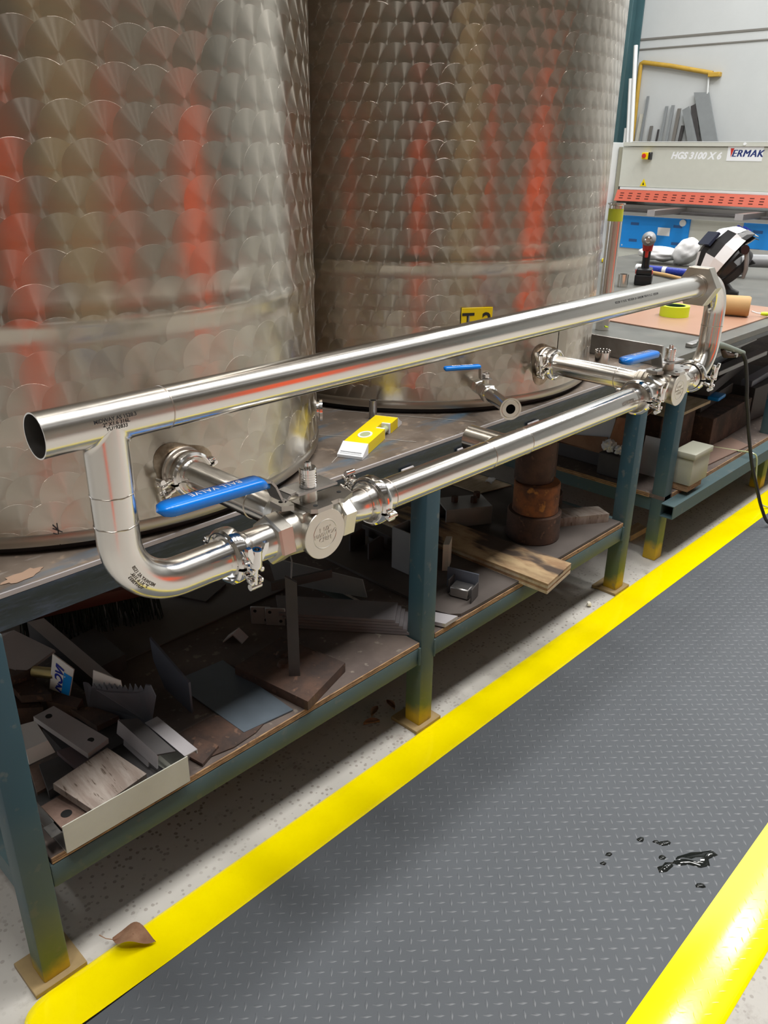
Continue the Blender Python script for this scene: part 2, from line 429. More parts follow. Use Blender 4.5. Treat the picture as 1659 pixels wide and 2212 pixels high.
# ================================================================ the room
structure(B().bx(-6, 10.75, -7, 7.1, -0.1, 0).build('floor', 'concrete_floor', smooth=False))
structure(B().bx(-6.1, 10.75, -7.1, 7.2, 6.3, 6.4).build('ceiling', 'ceiling_sheet', smooth=False))
wr = structure(B().bx(10.6, 10.75, -7, 7, 0, 6.3).build('wall_right', 'wall_grey', smooth=False))
B().bx(10.590, 10.602, -7, 7, 2.724, 2.745).build('panel_joint', 'wall_groove', wr, smooth=False)
B().bx(10.588, 10.602, -7, 7, 2.620, 2.634).build('panel_joint', 'wall_groove', wr, smooth=False)
structure(B().bx(-6, 10.75, 7, 7.1, 0, 6.3).build('wall_back', 'wall_dim', smooth=False))
structure(B().bx(-6.1, -6, -7, 7, 0, 6.3).build('wall_left', 'wall_dim', smooth=False))
d_ = B(); d_.bx(-5.00, -4.88, 6.86, 7.0, 0, 3.74); d_.bx(-1.52, -1.40, 6.86, 7.0, 0, 3.74); d_.bx(-5.00, -1.40, 6.86, 7.0, 3.62, 3.74)
structure(d_.build('door_1', 'column_teal', smooth=False))
structure(B().bx(-6, 10.75, -7.1, -7, 0, 6.3).build('wall_front', 'wall_dim', smooth=False))
c_ = B(); c_.bx(10.28, 10.30, 5.76, 5.96, 0, 6.3); c_.bx(10.56, 10.58, 5.76, 5.96, 0, 6.3); c_.bx(10.30, 10.56, 5.855, 5.867, 0, 6.3)
structure(c_.build('column', 'column_teal', smooth=False))
# blocks added behind the camera, only there to give the tanks coloured reflections
for i, (x, y, wdt, h, m) in enumerate(((3.80, -3.2, 1.10, 1.70, 'orange_paint'), (-1.05, -1.3, 0.42, 1.58, 'orange_paint'),
                                        (-0.35, -4.2, 1.6, 2.6, 'ochre_paint'), (1.1, -5.0, 0.5, 1.8, 'orange_paint'),
                                        (6.2, -3.4, 0.22, 2.2, 'column_teal'))):
    structure(B().bx(x-wdt/2, x+wdt/2, y-0.12, y+0.12, 0, h, 0.01).build('reflection_block_%d' % (i+1), m, smooth=False))

# ================================================================ workbench carrying the tanks
BT = 0.797
wb = thing('workbench', 'long teal steel workbench with two brown plywood shelves, carrying both tanks', 'workbench', (1.337, 1.16, 0))
B().bx(0.27, 2.44, 1.1365, 2.45, 0.787, BT, 0.001).build('tabletop', 'bench_steel', wb)
B().bx(0.27, 2.44, 1.1335, 1.1364, 0.7885, BT + 0.0002, 0.0008, 1).build('worn_edge', 'pale_steel', wb)
b = B(); b.prism([(0.27, 1.1336, 0.7883), (0.27, 1.1330, 0.780), (0.27, 1.1365, 0.768), (0.27, 1.1365, 0.735), (0.27, 1.139, 0.733), (0.27, 1.185, 0.733), (0.27, 1.185, 0.7865), (0.27, 1.1366, 0.7865), (0.27, 1.1366, 0.7883)], (2.17, 0, 0)); b.build('front_rail', 'rail_navy', wb, ang=30)
B().bx(0.27, 2.44, 2.40, 2.45, 0.733, 0.782, 0.004).build('rear_rail', 'bench_teal', wb)
for x in (0.312, 1.337, 2.373):
    g = B().bx(x, x+0.051, 1.133, 1.184, 0.008, 0.733, 0.004, 2).build('leg', 'bench_teal', wb)
    B().bx(x-0.022, x+0.076, 1.121, 1.214, 0.0, 0.010, 0.001).build('foot_plate', 'foot_paint' if 'foot_paint' in MAT else plain('foot_paint', (0.27, 0.19, 0.085), 0.6, var=0.35, scale=25), g)
    r_ = B().bx(x, x+0.051, 2.35, 2.40, 0.008, 0.733, 0.004).build('leg', 'bench_teal', wb)
    B().bx(x-0.022, x+0.076, 2.33, 2.42, 0.0, 0.010).build('foot_plate', 'foot_paint', r_)
    B().bx(x+0.002, x+0.049, 1.184, 2.35, 0.207, 0.255).build('cross_rail', 'bench_teal', wb)
for xa, xb in ((0.363, 1.337), (1.388, 2.373)):
    B().bx(xa, xb, 1.136, 1.184, 0.204, 0.256, 0.004, 2).build('lower_rail', 'bench_teal', wb)
    sh = B().bx(xa+0.004, xb-0.004, 1.139, 2.3, 0.257, 0.271, 0.0015).build('shelf_board', 'shelf_ply', wb)
    for k, (z0, z1) in enumerate(((0.2575, 0.2612), (0.2622, 0.2658), (0.2668, 0.2700))):
        B().bx(xa+0.005, xb-0.005, 1.1368, 1.140, z0, z1).build('ply_layer', 'ply_edge', sh)
for x, dx in ((1.245, 0.04), (1.44, 0.035), (1.73, 0.05)):
    B().bx(x, x+dx, 1.1285, 1.135, 0.752, 0.762, 0.002).build('weld_tab', 'pale_steel', wb)
for x in (1.331, 1.389, 2.368):
    B().sweep([(x, 1.135, 0.206), (x-0.002, 1.132, 0.225), (x, 1.135, 0.256)], 0.004, 6).build('weld_bead', 'bench_teal', wb)
# scribed lines and paint marks on the plate
def decal(pts, mat, name, par, z=BT + 0.0008):
    return B().prism([(x, y, z) for x, y in pts], (0, 0, 0.0004)).build(name, mat, par, smooth=False)
plain('scribe', (0.45, 0.42, 0.38), 0.5); plain('layout_blue', (0.06, 0.13, 0.20), 0.5, var=0.3, scale=18)
plain('bare_patch', (0.30, 0.20, 0.14), 0.5, var=0.2)
def line(x0, y0, x1, y1, wd=0.0016):
    d = (V((x1, y1)) - V((x0, y0))).normalized(); n = V((-d.y, d.x))*wd/2
    decal([(x0-n.x, y0-n.y), (x1-n.x, y1-n.y), (x1+n.x, y1+n.y), (x0+n.x, y0+n.y)], 'scribe', 'scribed_line', wb)
line(1.30, 1.60, 1.55, 1.165); line(1.12, 1.47, 1.27, 1.27); line(1.27, 1.27, 1.33, 1.165); line(1.10, 1.20, 1.33, 1.33, 0.001)
def blob(cx, cy, rx, ry, a, seed, n=18, j=0.25):
    rd = random.Random(seed); out = []
    for k in range(n):
        t = 2*PI*k/n; q = 1 + rd.uniform(-j, j); x, y = rx*q*math.cos(t), ry*q*math.sin(t)
        out.append((cx + x*math.cos(a) - y*math.sin(a), cy + x*math.sin(a) + y*math.cos(a)))
    return out
decal(blob(0.42, 1.165, 0.036, 0.014, 0.15, 9), 'bare_patch', 'paint_smear', wb)
# steel angle standing across the bench end
sa_ = thing('steel_angle', 'raw steel angle with rusty heat tint, standing across the end of the bench', 'steel angle', (2.436, 1.5, BT+0.001))
B().bx(2.430, 2.438, 1.120, 2.1, BT+0.001, 0.862, 0.001).build('upright_flange', 'upstand_steel', sa_)
B().bx(2.438, 2.448, 1.120, 2.1, BT+0.001, BT+0.009, 0.001).build('foot_flange', 'upstand_steel', sa_)

# ================================================================ second workbench, end to end with the first
w2 = thing('workbench', 'far teal workbench with grey steel top, holding the helmet and power tools', 'workbench', (3.7, 1.7, 0))
B().bx(2.452, 6.3, 1.141, 2.75, 0.774, BT, 0.002).build('tabletop', 'bench_grey', w2)
B().bx(2.55, 6.3, 1.150, 1.19, 0.752, 0.774, 0.002).build('front_rail', 'rail_navy', w2)
for x in (2.70, 3.73, 5.6):
    g = B().bx(x, x+0.055, 1.152, 1.203, 0.0, 0.774, 0.004, 2).build('leg', 'bench_teal', w2)
    B().bx(x, x+0.055, 2.6, 2.65, 0.0, 0.774, 0.004).build('leg', 'bench_teal', w2)
    B().bx(x+0.003, x+0.05, 1.203, 2.6, 0.195, 0.243).build('cross_rail', 'bench_teal', w2)
lr = B()
for y0, y1, z0, z1 in ((1.100, 1.103, 0.196, 0.246), (1.147, 1.150, 0.196, 0.246), (1.103, 1.147, 0.196, 0.199), (1.103, 1.147, 0.243, 0.246)):
    lr.bx(2.674, 6.3, y0, y1, z0, z1)
lr.build('lower_rail', 'bench_teal', w2, smooth=False)
s2 = B().bx(2.70, 6.2, 1.152, 2.55, 0.245, 0.262, 0.001).build('shelf_board', 'shelf_ply', w2)
for z0, z1 in ((0.2455, 0.2505), (0.2515, 0.2565), (0.2575, 0.2615)):
    B().bx(2.697, 2.701, 1.21, 2.5, z0, z1).build('ply_layer', 'ply_edge', s2)
    B().bx(2.76, 6.2, 1.1495, 1.153, z0, z1).build('ply_layer', 'ply_edge', s2)

# ================================================================ tanks
def tank(c, R, mat, label, ztop=1.9):
    t = thing('storage_tank', label, 'tank', (c[0], c[1], BT+0.001), 'circle-polished tanks on the bench')
    o = (c[0], c[1], BT+0.001); ax = (0, 0, 1)
    B().lathe(o, ax, [(0, 0), (0, R-0.012), (0.014, R-0.012), (0.014, 0)], 96).build('shade_gap_disc', 'black_rubber', t)  # black disc under the tank, its colour standing in for the shadow gap
    B().lathe(o, ax, [(0.014, R-0.006), (0.013, R+0.001), (0.016, R+0.003), (0.030, R+0.003), (0.034, R+0.001)], 128).build('bottom_rim', 'plain_shell', t)
    prof = [(0.034, R+0.001), (0.055, R)]
    for z, r in ((0.20, 0), (0.335, 0), (0.350, 0.0006), (0.358, 0.0026), (0.366, 0.0034), (0.374, 0.0026), (0.382, 0.0006), (0.40, 0), (0.9, 0), (1.4, 0), (ztop, 0)):
        prof.append((z, R + r))
    prof += [(ztop+0.05, R*0.9), (ztop+0.12, 0)]
    B().lathe(o, ax, prof, 160).build('shell', mat, t, ang=20)
    return t
T1C, T1R, T2C, T2R = V((0.76, 1.675, 0)), 0.54, V((1.885, 1.69, 0)), 0.545
t1 = tank(T1C, T1R, 'perlage_large', 'left stainless tank, larger of the swirl marks, cut by the frame edge')
t2 = tank(T2C, T2R, 'perlage_small', 'right stainless tank with yellow T 2 plate and small drain valve')
def onshell(C, R, ang, z, lift=0.0): return V((C.x + (R+lift)*math.cos(ang), C.y + (R+lift)*math.sin(ang), z))
def shell_ang(C, x, y): return math.atan2(y - C.y, x - C.x)
# welded outlets
def outlet(t, C, R, x, z):
    y = C.y - math.sqrt(R*R - (x-C.x)**2)
    b = B().lathe((x, y+0.02, z), (0, -1, 0), [(0, 0.036), (0.028, 0.0365), (0.030, 0.0355), (0.046, 0.0355), (0.046, 0.026), (0, 0.026)], 40, closed=True)
    p = b.build('outlet_socket', 'satin_tube', t)
    B().torus((x, y-0.003, z), (0, 1, 0), 0.0375, 0.0042, 40, 8).build('weld_bead', 'weld_steel', p)
    ring = B(); n = 40
    for k in range(n):
        a0, a1 = 2*PI*k/n, 2*PI*(k+1)/n
        vs = []
        for r, a in ((0.038, a0), (0.052+0.008*math.sin(3*a0+1), a0), (0.052+0.008*math.sin(3*a1+1), a1), (0.038, a1)):
            px, pz = x + r*math.cos(a), z + r*math.sin(a)
            vs.append(ring.bm.verts.new((px, C.y - math.sqrt(R*R-(px-C.x)**2) - 0.0008, pz)))
        ring.bm.faces.new(vs)
    ring.build('heat_tint_mark', 'heat_tint', t)
    return y
ZL, YP = 0.905, 0.82
X1, X2 = 0.700, 1.812
yo1 = outlet(t1, T1C, T1R, X1, ZL); yo2 = outlet(t2, T2C, T2R, X2, ZL)
# small ferrule cap seen edge-on at the left tank's right flank
fa = V((0.7635, -0.6459, 0)); fp = V((T1C.x + fa.x*(T1R-0.01), T1C.y + fa.y*(T1R-0.01), 0.873))
B().lathe(fp, fa, [(0, 0.020), (0.014, 0.020), (0.016, 0.026), (0.022, 0.026), (0.022, 0)], 28).build('side_ferrule', 'chromed', t1)
# marker scribble
mk = B(); ma = shell_ang(T1C, 0.500, 1.202)
for (a0, z0, a1, z1) in ((0, 0.020, 0, -0.018), (-0.014, 0.012, 0.012, 0.004), (-0.014, 0.004, 0.014, -0.004), (-0.010, -0.008, 0.012, -0.014), (-0.012, 0.018, 0.004, 0.006)):
    p, q = onshell(T1C, T1R, ma+a0, 0.829+z0, 0.0012), onshell(T1C, T1R, ma+a1, 0.829+z1, 0.0012); mk.cyl(p, q, 0.0009, seg=5)
mk.build('marker_scribble', 'black_print', t1)
# T 2 plate
sa = (shell_ang(T2C, 1.571, 1.245) + shell_ang(T2C, 1.639, 1.204))/2; sn = V((math.cos(sa), math.sin(sa), 0)); st = V((-math.sin(sa), math.cos(sa), 0))
so = V((T2C.x, T2C.y, 1.030)) + sn*(T2R+0.003)
sg = B().box(so, (0.003, 0.080, 0.064), rotz(sa), 0.0006).build('number_plate', 'sign_yellow', t2)
text('T 2', 0.052, flatmap(so + sn*0.0017 + V((0, 0, -0.001)), st, (0, 0, 1)), 'black_print', sg, 'plate_lettering', bold=0.0011, spacing=1.1)
# vertical seam strip and boss on the right tank
sm = B()
for k in range(6):
    a = shell_ang(T2C, 1.86, 1.146) + 0.0
    a0, a1 = a + 0.012*k, a + 0.012*(k+1)
    sm.bm.faces.new([sm.bm.verts.new(onshell(T2C, T2R, q, zz, 0.0012)) for q, zz in ((a0, 0.85), (a1, 0.85), (a1, 1.03), (a0, 1.03))])
bmesh.ops.remove_doubles(sm.bm, verts=sm.bm.verts[:], dist=1e-5)
sm.build('seam_strip', 'plain_shell', t2)
ba = shell_ang(T2C, 2.25, 1.285)
B().lathe(onshell(T2C, T2R, ba, 0.90, -0.002), (math.cos(ba), math.sin(ba), 0), [(0, 0.010), (0.006, 0.010), (0.006, 0.005), (0.001, 0.005)], 20).build('vent_boss', 'chromed', t2)

# ================================================================ stainless pipework
TR = 0.0254
def pipe_print(lines, size, axis_o, axis_d, R, ang0, mat, par, flip=1, align='CENTER', shear=0.0):
    """text printed round a tube: x runs along the axis, y round it"""
    o = V(axis_o); d = V(axis_d).normalized(); n0 = V((0, -math.cos(ang0), math.sin(ang0)))
    bt = d.cross(V((0, 0, 1))) if abs(d.z) < 0.5 else V((1, 0, 0))
    def f(x, y, h):
        a = ang0 + flip*y/R
        return o + d*(flip*x) + V((0, -math.cos(a), math.sin(a)))*(R + 0.0003)
    return text(lines, size, f, mat, par, 'printed_marking', align=align, bold=size*0.012)
hd = thing('header_pipe', 'long polished stainless pipe across the top, open at its left end', 'pipe', (1.2, YP, 1.126))
ZH = 1.126
B().tube((0.333, YP, ZH), (0.486, YP, ZH), TR, TR-0.0016, 48).build('tee_run', 'satin_tube', hd)
B().tube((0.486, YP, ZH), (1.905, YP, ZH), TR-0.0001, TR-0.0017, 48).build('long_tube', 'polished_tube', hd)
B().lathe((0.4845, YP, ZH), (1, 0, 0), [(0, TR-0.001), (0.0008, TR+0.0004), (0.0022, TR+0.0004), (0.003, TR-0.001)], 48, closed=True).build('weld_bead', 'weld_steel', hd)
# pulled tee: the branch runs into the header with a fillet that fades out at the sides
def tee(o, h, d, R, ln, f, inner=None):
    o, h, d = V(o), V(h), V(d); sd_ = h.cross(d); b = B(); rows = []; n = 64
    for k in range(n):
        ph = 2*PI*k/n; cx, cs_ = math.cos(ph), math.sin(ph); q = abs(cx); row = []
        C = o + h*(R*cx) + sd_*(R*cs_) + d*(R*q); A = C + h*(math.copysign(f*q, cx)); E = C + d*(f*q)
        for i in range(7):
            u = i/6; row.append(b.bm.verts.new(A*(1-u)**2 + C*(2*u*(1-u)) + E*u*u))
        row.append(b.bm.verts.new(o + h*(R*cx) + sd_*(R*cs_) + d*ln))
        if inner:
            for t_ in (ln, R+0.004): row.append(b.bm.verts.new(o + h*(inner*cx) + sd_*(inner*cs_) + d*t_))
        rows.append(row)
    for k in range(n):
        A_, B_ = rows[k], rows[(k+1) % n]
        for i in range(len(A_)-1): b.bm.faces.new((A_[i], B_[i], B_[i+1], A_[i+1]))
    return b
tee((0.410, YP, ZH), (1, 0, 0), (0, 0, -1), TR+0.0001, 0.086, 0.009).build('tee_branch', 'satin_tube', hd, ang=70)
B().lathe((0.410, YP, 1.042), (0, 0, -1), [(0, TR), (0.042, TR)], 48).build('drop_spool', 'polished_tube', hd)
for z in (1.041, 1.002):
    bd = B()
    bd.torus((0.410, YP, z), (0, 0, 1), TR - 0.0002, 0.0009, 56, 8)
    rd = random.Random(int(z*1000))
    for v in bd.bm.verts:
        v.co.z += 0.0004*math.sin(9*math.atan2(v.co.y-YP, v.co.x-0.41)) + rd.uniform(-.0003, .0003)
    bd.build('weld_bead', 'weld_steel', hd)
def elbow(name, c, e1, e2, a0, a1, pre=None, post=None, par=None, mat='satin_tube', R=0.076):
    pts = arc_pts(c, e1, e2, R, a0, a1, 22)
    if pre: pts = [V(pre)] + pts
    if post: pts = pts + [V(post)]
    return B().sweep(pts, TR, 44).build(name, mat, par)
elbow('near_elbow', (0.486, YP, 0.981), (-1, 0, 0), (0, 0, -1), 0, PI/2, (0.410, YP, 1.002), (0.520, YP, ZL), hd)
B().lathe((0.520, YP, ZL), (1, 0, 0), [(0, TR), (0.030, TR), (0.034, 0.0275), (0.040, 0.032), (0.0435, 0.032), (0.0435, 0)], 44).build('ferrule', 'polished_tube', hd)
XD = 2.036
elbow('far_top_elbow', (XD-0.076, YP, ZH-0.076), (0, 0, 1), (1, 0, 0), 0, PI/2, (1.935, YP, ZH), (XD, YP, 1.02), hd, 'polished_tube')
elbow('far_bottom_elbow', (XD-0.076, YP, ZL+0.076), (1, 0, 0), (0, 0, -1), 0, PI/2, (XD, YP, 1.02), (1.965, YP, ZL), hd, 'polished_tube')
B().torus((XD, YP, 1.02), (0, 0, 1), TR-0.0003, 0.001, 44, 6).build('weld_bead', 'weld_steel', hd)
B().lathe((1.956, YP, ZL), (1, 0, 0), [(0, 0), (0, 0.032), (0.0035, 0.032), (0.008, 0.0275), (0.012, TR)], 44).build('ferrule', 'polished_tube', hd)
# hexagonal union nut at the far end
nut = B().hexn((1.905, YP, ZH), (1.936, YP, ZH), 0.049, 0.027, 0.0, 0.002).build('union_nut', 'cast_stainless', hd, ang=20)
B().torus((1.903, YP, ZH), (1, 0, 0), TR+0.0006, 0.0016, 44, 8).build('weld_bead', 'weld_steel', hd)
pipe_print('MIDWAY AS 1528.3\n2" X1.6 316L\nYU192833', 0.0060, (0.413, YP, ZH), (1, 0, 0), TR, math.radians(7), 'black_print', hd)
pipe_print("AS1528.1  2\" X 1.6 316L  MIDWAY  HT 4078 304L  2.0 X 1.6  AS1528", 0.0062, (1.58, YP, ZH), (1, 0, 0), TR, math.radians(27), 'black_print', hd, flip=-1)
def elbow_print():
    c = V((0.486, YP, 0.981))
    def f(x, y, h):
        a = 0.62 + x/0.088; q = V((-math.cos(a), 0, -math.sin(a)))      # outward in the bend's plane
        ph = 0.35 + y/TR
        ctr = c + q*0.076
        return ctr + (q*math.sin(ph) + V((0, -1, 0))*math.cos(ph))*(TR+0.0003)
    text('MIDWAY AS 1528\n2" X1.6 316L\nYU192833', 0.0062, lambda x, y, h: f(-x, -y, h), 'grey_print', hd, 'printed_marking', bold=0.0001)
elbow_print()

lp = thing('lower_pipe', 'lower stainless pipe with short side stub, clamped between the two valves', 'pipe', (1.26, YP, ZL))
xa, xb = 0.834, 1.681
def ferr(x, d): return [(0, 0), (0, 0.032), (0.0035, 0.032), (0.008, 0.0275), (0.012, TR), (0.03, TR)]
B().lathe((xa, YP, ZL), (1, 0, 0), ferr(xa, 1), 44).build('ferrule', 'satin_tube', lp)
B().lathe((xb, YP, ZL), (-1, 0, 0), ferr(xb, -1), 44).build('ferrule', 'satin_tube', lp)
B().tube((xa+0.03, YP, ZL), (1.128, YP, ZL), TR, TR-0.0016, 48).build('left_tube', 'polished_tube', lp)
B().tube((1.242, YP, ZL), (xb-0.03, YP, ZL), TR, TR-0.0016, 48).build('right_tube', 'polished_tube', lp)
B().tube((1.128, YP, ZL), (1.242, YP, ZL), TR+0.0001, TR-0.0016, 48).build('tee_run', 'satin_tube', lp)
tee((1.185, YP, ZL), (1, 0, 0), (0, 1, 0), TR+0.0001, 0.082, 0.009, TR-0.0016).build('side_stub', 'polished_tube', lp, ang=70)
for x in (xa+0.034, 1.128, 1.242, xb-0.034):
    B().torus((x, YP, ZL), (1, 0, 0), TR-0.0003, 0.0011, 44, 6).build('weld_bead', 'weld_steel', lp)
pipe_print('MIDWAY AS', 0.0095, (1.60, YP, ZL), (1, 0, 0), TR, math.radians(20), 'grey_print', lp)

# ---------------------------------------------------------------- three-way ball valves
def valve(x, label):
    y, z = YP, ZL
    t = thing('three_way_valve', label, 'valve', (x, y, z), 'blue-handled three-way valves on the pipework')
    b = B()
    b.lathe((x, y+0.034, z), (0, -1, 0), [(0, 0), (0, 0.033), (0.006, 0.0365), (0.030, 0.0365), (0.046, 0.034), (0.066, 0.0365), (0.0735, 0.0378), (0.0745, 0.0372), (0.0745, 0)], 48)
    b.build('body', 'cast_stainless', t, ang=30)
    b = B().lathe((x-0.052, y, z), (1, 0, 0), [(0, 0), (0, 0.029), (0.004, 0.031), (0.030, 0.0335), (0.074, 0.0335), (0.100, 0.031), (0.104, 0.029), (0.104, 0)], 40)
    b.build('cross_body', 'cast_stainless', t, ang=30)
    B().bx(x-0.030, x+0.030, y-0.028, y+0.026, z+0.020, z+0.0365, 0.004, 2).build('top_pad', 'cast_stainless', t)
    for s in (-1, 1):
        h = B().hexn((x+s*0.046, y, z), (x+s*0.072, y, z), 0.0365, 0.0, PI/6+0.18, 0.003).build('hex_end', 'cast_stainless', t, ang=20)
        B().lathe((x+s*0.068, y, z), (s, 0, 0), [(0, 0.0249), (0.006, 0.0252), (0.007, 0.0246), (0.040, 0.0246), (0.043, 0.0252), (0.046, 0.0250), (0.052, 0.0255), (0.057, 0.028), (0.060, 0.032), (0.0635, 0.032), (0.0635, 0.0)], 44).build('threaded_nipple', 'satin_tube', t)
        B().torus((x+s*0.112, y, z), (1, 0, 0), 0.0247, 0.0013, 40, 6).build('weld_bead', 'weld_steel', t)
    # rear port with its threaded union
    B().lathe((x, y+0.030, z), (0, 1, 0), [(0, 0.034), (0.010, 0.0345), (0.014, 0.033), (0.016, 0.0315), (0.026, 0.0315), (0.028, 0.030), (0.034, 0.030), (0.036, 0.026), (0.036, 0)], 44).build('rear_port', 'cast_stainless', t, ang=25)
    # engraved disc face
    B().lathe((x, y-0.0405, z), (0, -1, 0), [(0, 0.0228), (0.0006, 0.0222), (0.0006, 0.0214), (0, 0.0208)], 48, closed=True).build('face_ring', 'cast_stainless', t)
    fm = flatmap((x, y-0.0405, z), (1, 0, 0.02), (-0.02, 0, 1), 0.0)
    text('1 1/2"\n1000WOG\nCF8M', 0.0092, fm, 'cast_stainless', t, 'raised_lettering', depth=0.0007, spacing=1.05)
    # mounting plate, stem, lever
    def slab(poly, z0, th, nm, mat='pad_steel', holes=()):
        p = B().prism([(x+a, y+c, z0) for a, c in poly], (0, 0, th)); o = p.build(nm, mat, t, ang=20)
        for hx, hy in holes: B().cyl((x+hx, y+hy, z0+th-0.001), (x+hx, y+hy, z0+th+0.0005), 0.0034, seg=12).build('bolt_hole', 'dark_hole', o)
        return o
    slab([(-0.022, -0.036), (-0.014, -0.042), (0.014, -0.042), (0.018, -0.034), (0.034, -0.034), (0.038, -0.040), (0.064, -0.030), (0.066, 0.000), (0.058, 0.006), (-0.022, 0.006)],
         z+0.0365, 0.0065, 'mounting_plate', holes=((-0.008, -0.030), (0.050, -0.016)))
    slab([(-0.046, -0.002), (-0.030, -0.010), (-0.026, -0.004), (-0.026, 0.026), (-0.044, 0.026)], z+0.0365, 0.0075, 'stop_tab', holes=((-0.036, 0.012),))
    B().cyl((x, y-0.006, z+0.043), (x, y-0.006, z+0.062), 0.013, 0.012, 20).build('gland', 'cast_stainless', t)
    pr_ = [(0, 0), (0, 0.0125)]
    for k in range(5): pr_ += [(0.0045+k*0.0036, 0.0125), (0.0052+k*0.0036, 0.0113), (0.0066+k*0.0036, 0.0113), (0.0073+k*0.0036, 0.0125)]
    pr_ += [(0.027, 0.0125), (0.0285, 0.0115), (0.0285, 0.0052), (0.035, 0.0050), (0.036, 0.0042), (0.036, 0.0026), (0.033, 0.0024), (0.033, 0)]
    B().lathe((x, y-0.006, z+0.064), (0, 0, 1), pr_, 28).build('stem_nut', 'chromed', t, ang=25)
    lv = B().prism([(x-0.030, y-0.020, z+0.060), (x+0.040, y-0.024, z+0.060), (x+0.040, y+0.016, z+0.060), (x-0.030, y+0.014, z+0.060)], (0, 0, 0.0035))
    dz = [(-0.030, 0.0635), (-0.040, 0.062), (-0.0455, 0.057), (-0.050, 0.055), (-0.056, 0.060), (-0.066, 0.082), (-0.073, 0.0905), (-0.082, 0.093)]
    for i in range(len(dz)-1):
        (a, za), (c, zc) = dz[i], dz[i+1]
        nz = V((-(zc-za), 0, (c-a))).normalized()*0.0032
        p0, p1 = V((x+a, 0, z+za)), V((x+c, 0, z+zc))
        q = [p0, p1, p1-nz, p0-nz]
        lv.prism([(v.x, y-0.016, v.z) for v in q], (0, 0.026, 0))
    lv.build('lever', 'mill_steel', t, ang=25)
    # dipped handle sleeve: flattened capsule, slightly dished
    sl = B(); n = 26; L0, L1 = -0.072, -0.245
    rings = []
    for i in range(n+1):
        u = i/n; px = L0 + (L1-L0)*u
        e = 1.0
        if u < 0.10: e = math.sin((u/0.10)*PI/2)**0.5 if u > 0 else 0.55
        if u > 0.88: e = math.sqrt(max(0, 1-((u-0.88)/0.12)**2))*0.97 + 0.03
        e = max(e, 0.05)
        cz = z+0.0915 + 0.010*u - (0.006*(1-u/0.08) if u < 0.08 else 0); cy = y - 0.004 - 0.010*u
        hw, hh = 0.0155*e, 0.0085*e
        rings.append([sl.bm.verts.new((x+px, cy + hw*math.copysign(abs(math.cos(a))**0.6, math.cos(a)), cz + hh*math.copysign(abs(math.sin(a))**0.6, math.sin(a)))) for a in [2*PI*k/28 for k in range(28)]])
    for A, Bq in zip(rings, rings[1:]):
        for k in range(28): sl.bm.faces.new((A[k], Bq[k], Bq[(k+1) % 28], A[(k+1) % 28]))
    sl.bm.faces.new(rings[0]); sl.bm.faces.new(rings[-1][::-1])
    hs = sl.build('handle_sleeve', 'blue_plastic', t, ang=60)
    def fm2(a, c, h):
        u = (0.155 + a - 0.072)/0.173
        return V((x - 0.155 - a, y - 0.004 - 0.010*u + 0.001 - c, z + 0.0915 + 0.010*u + 0.0087))
    text('BALL VALVE', 0.0135, fm2, 'white_print', hs, 'handle_lettering', bold=0.0002, spacing=1.15)
    return t
valve(X1, 'near three-way steel ball valve with blue handle, closest to the camera')
valve(X2, 'far three-way steel ball valve with blue handle below the pipe bend')

# ---------------------------------------------------------------- short spools from the valves to the tanks
def spool(x, yo, label):
    t = thing('outlet_spool', label, 'pipe', (x, (YP+yo)/2, ZL), 'short spools between valve and tank')
    y0 = YP + 0.066; y1 = yo - 0.0275
    B().lathe((x, y0, ZL), (0, 1, 0), [(0, 0), (0, 0.0246), (0.050, 0.0246), (0.052, TR), (y1-y0-0.014, TR), (y1-y0-0.008, 0.0275), (y1-y0-0.004, 0.032), (y1-y0, 0.032), (y1-y0, 0)], 44).build('tube', 'polished_tube', t)
    B().torus((x, y0+0.051, ZL), (0, 1, 0), 0.0248, 0.0014, 40, 6).build('weld_bead', 'weld_steel', t)
spool(X1, yo1, 'short steel spool between the near valve and the left tank')
spool(X2, yo2, 'short steel spool between the far valve and the T 2 tank')

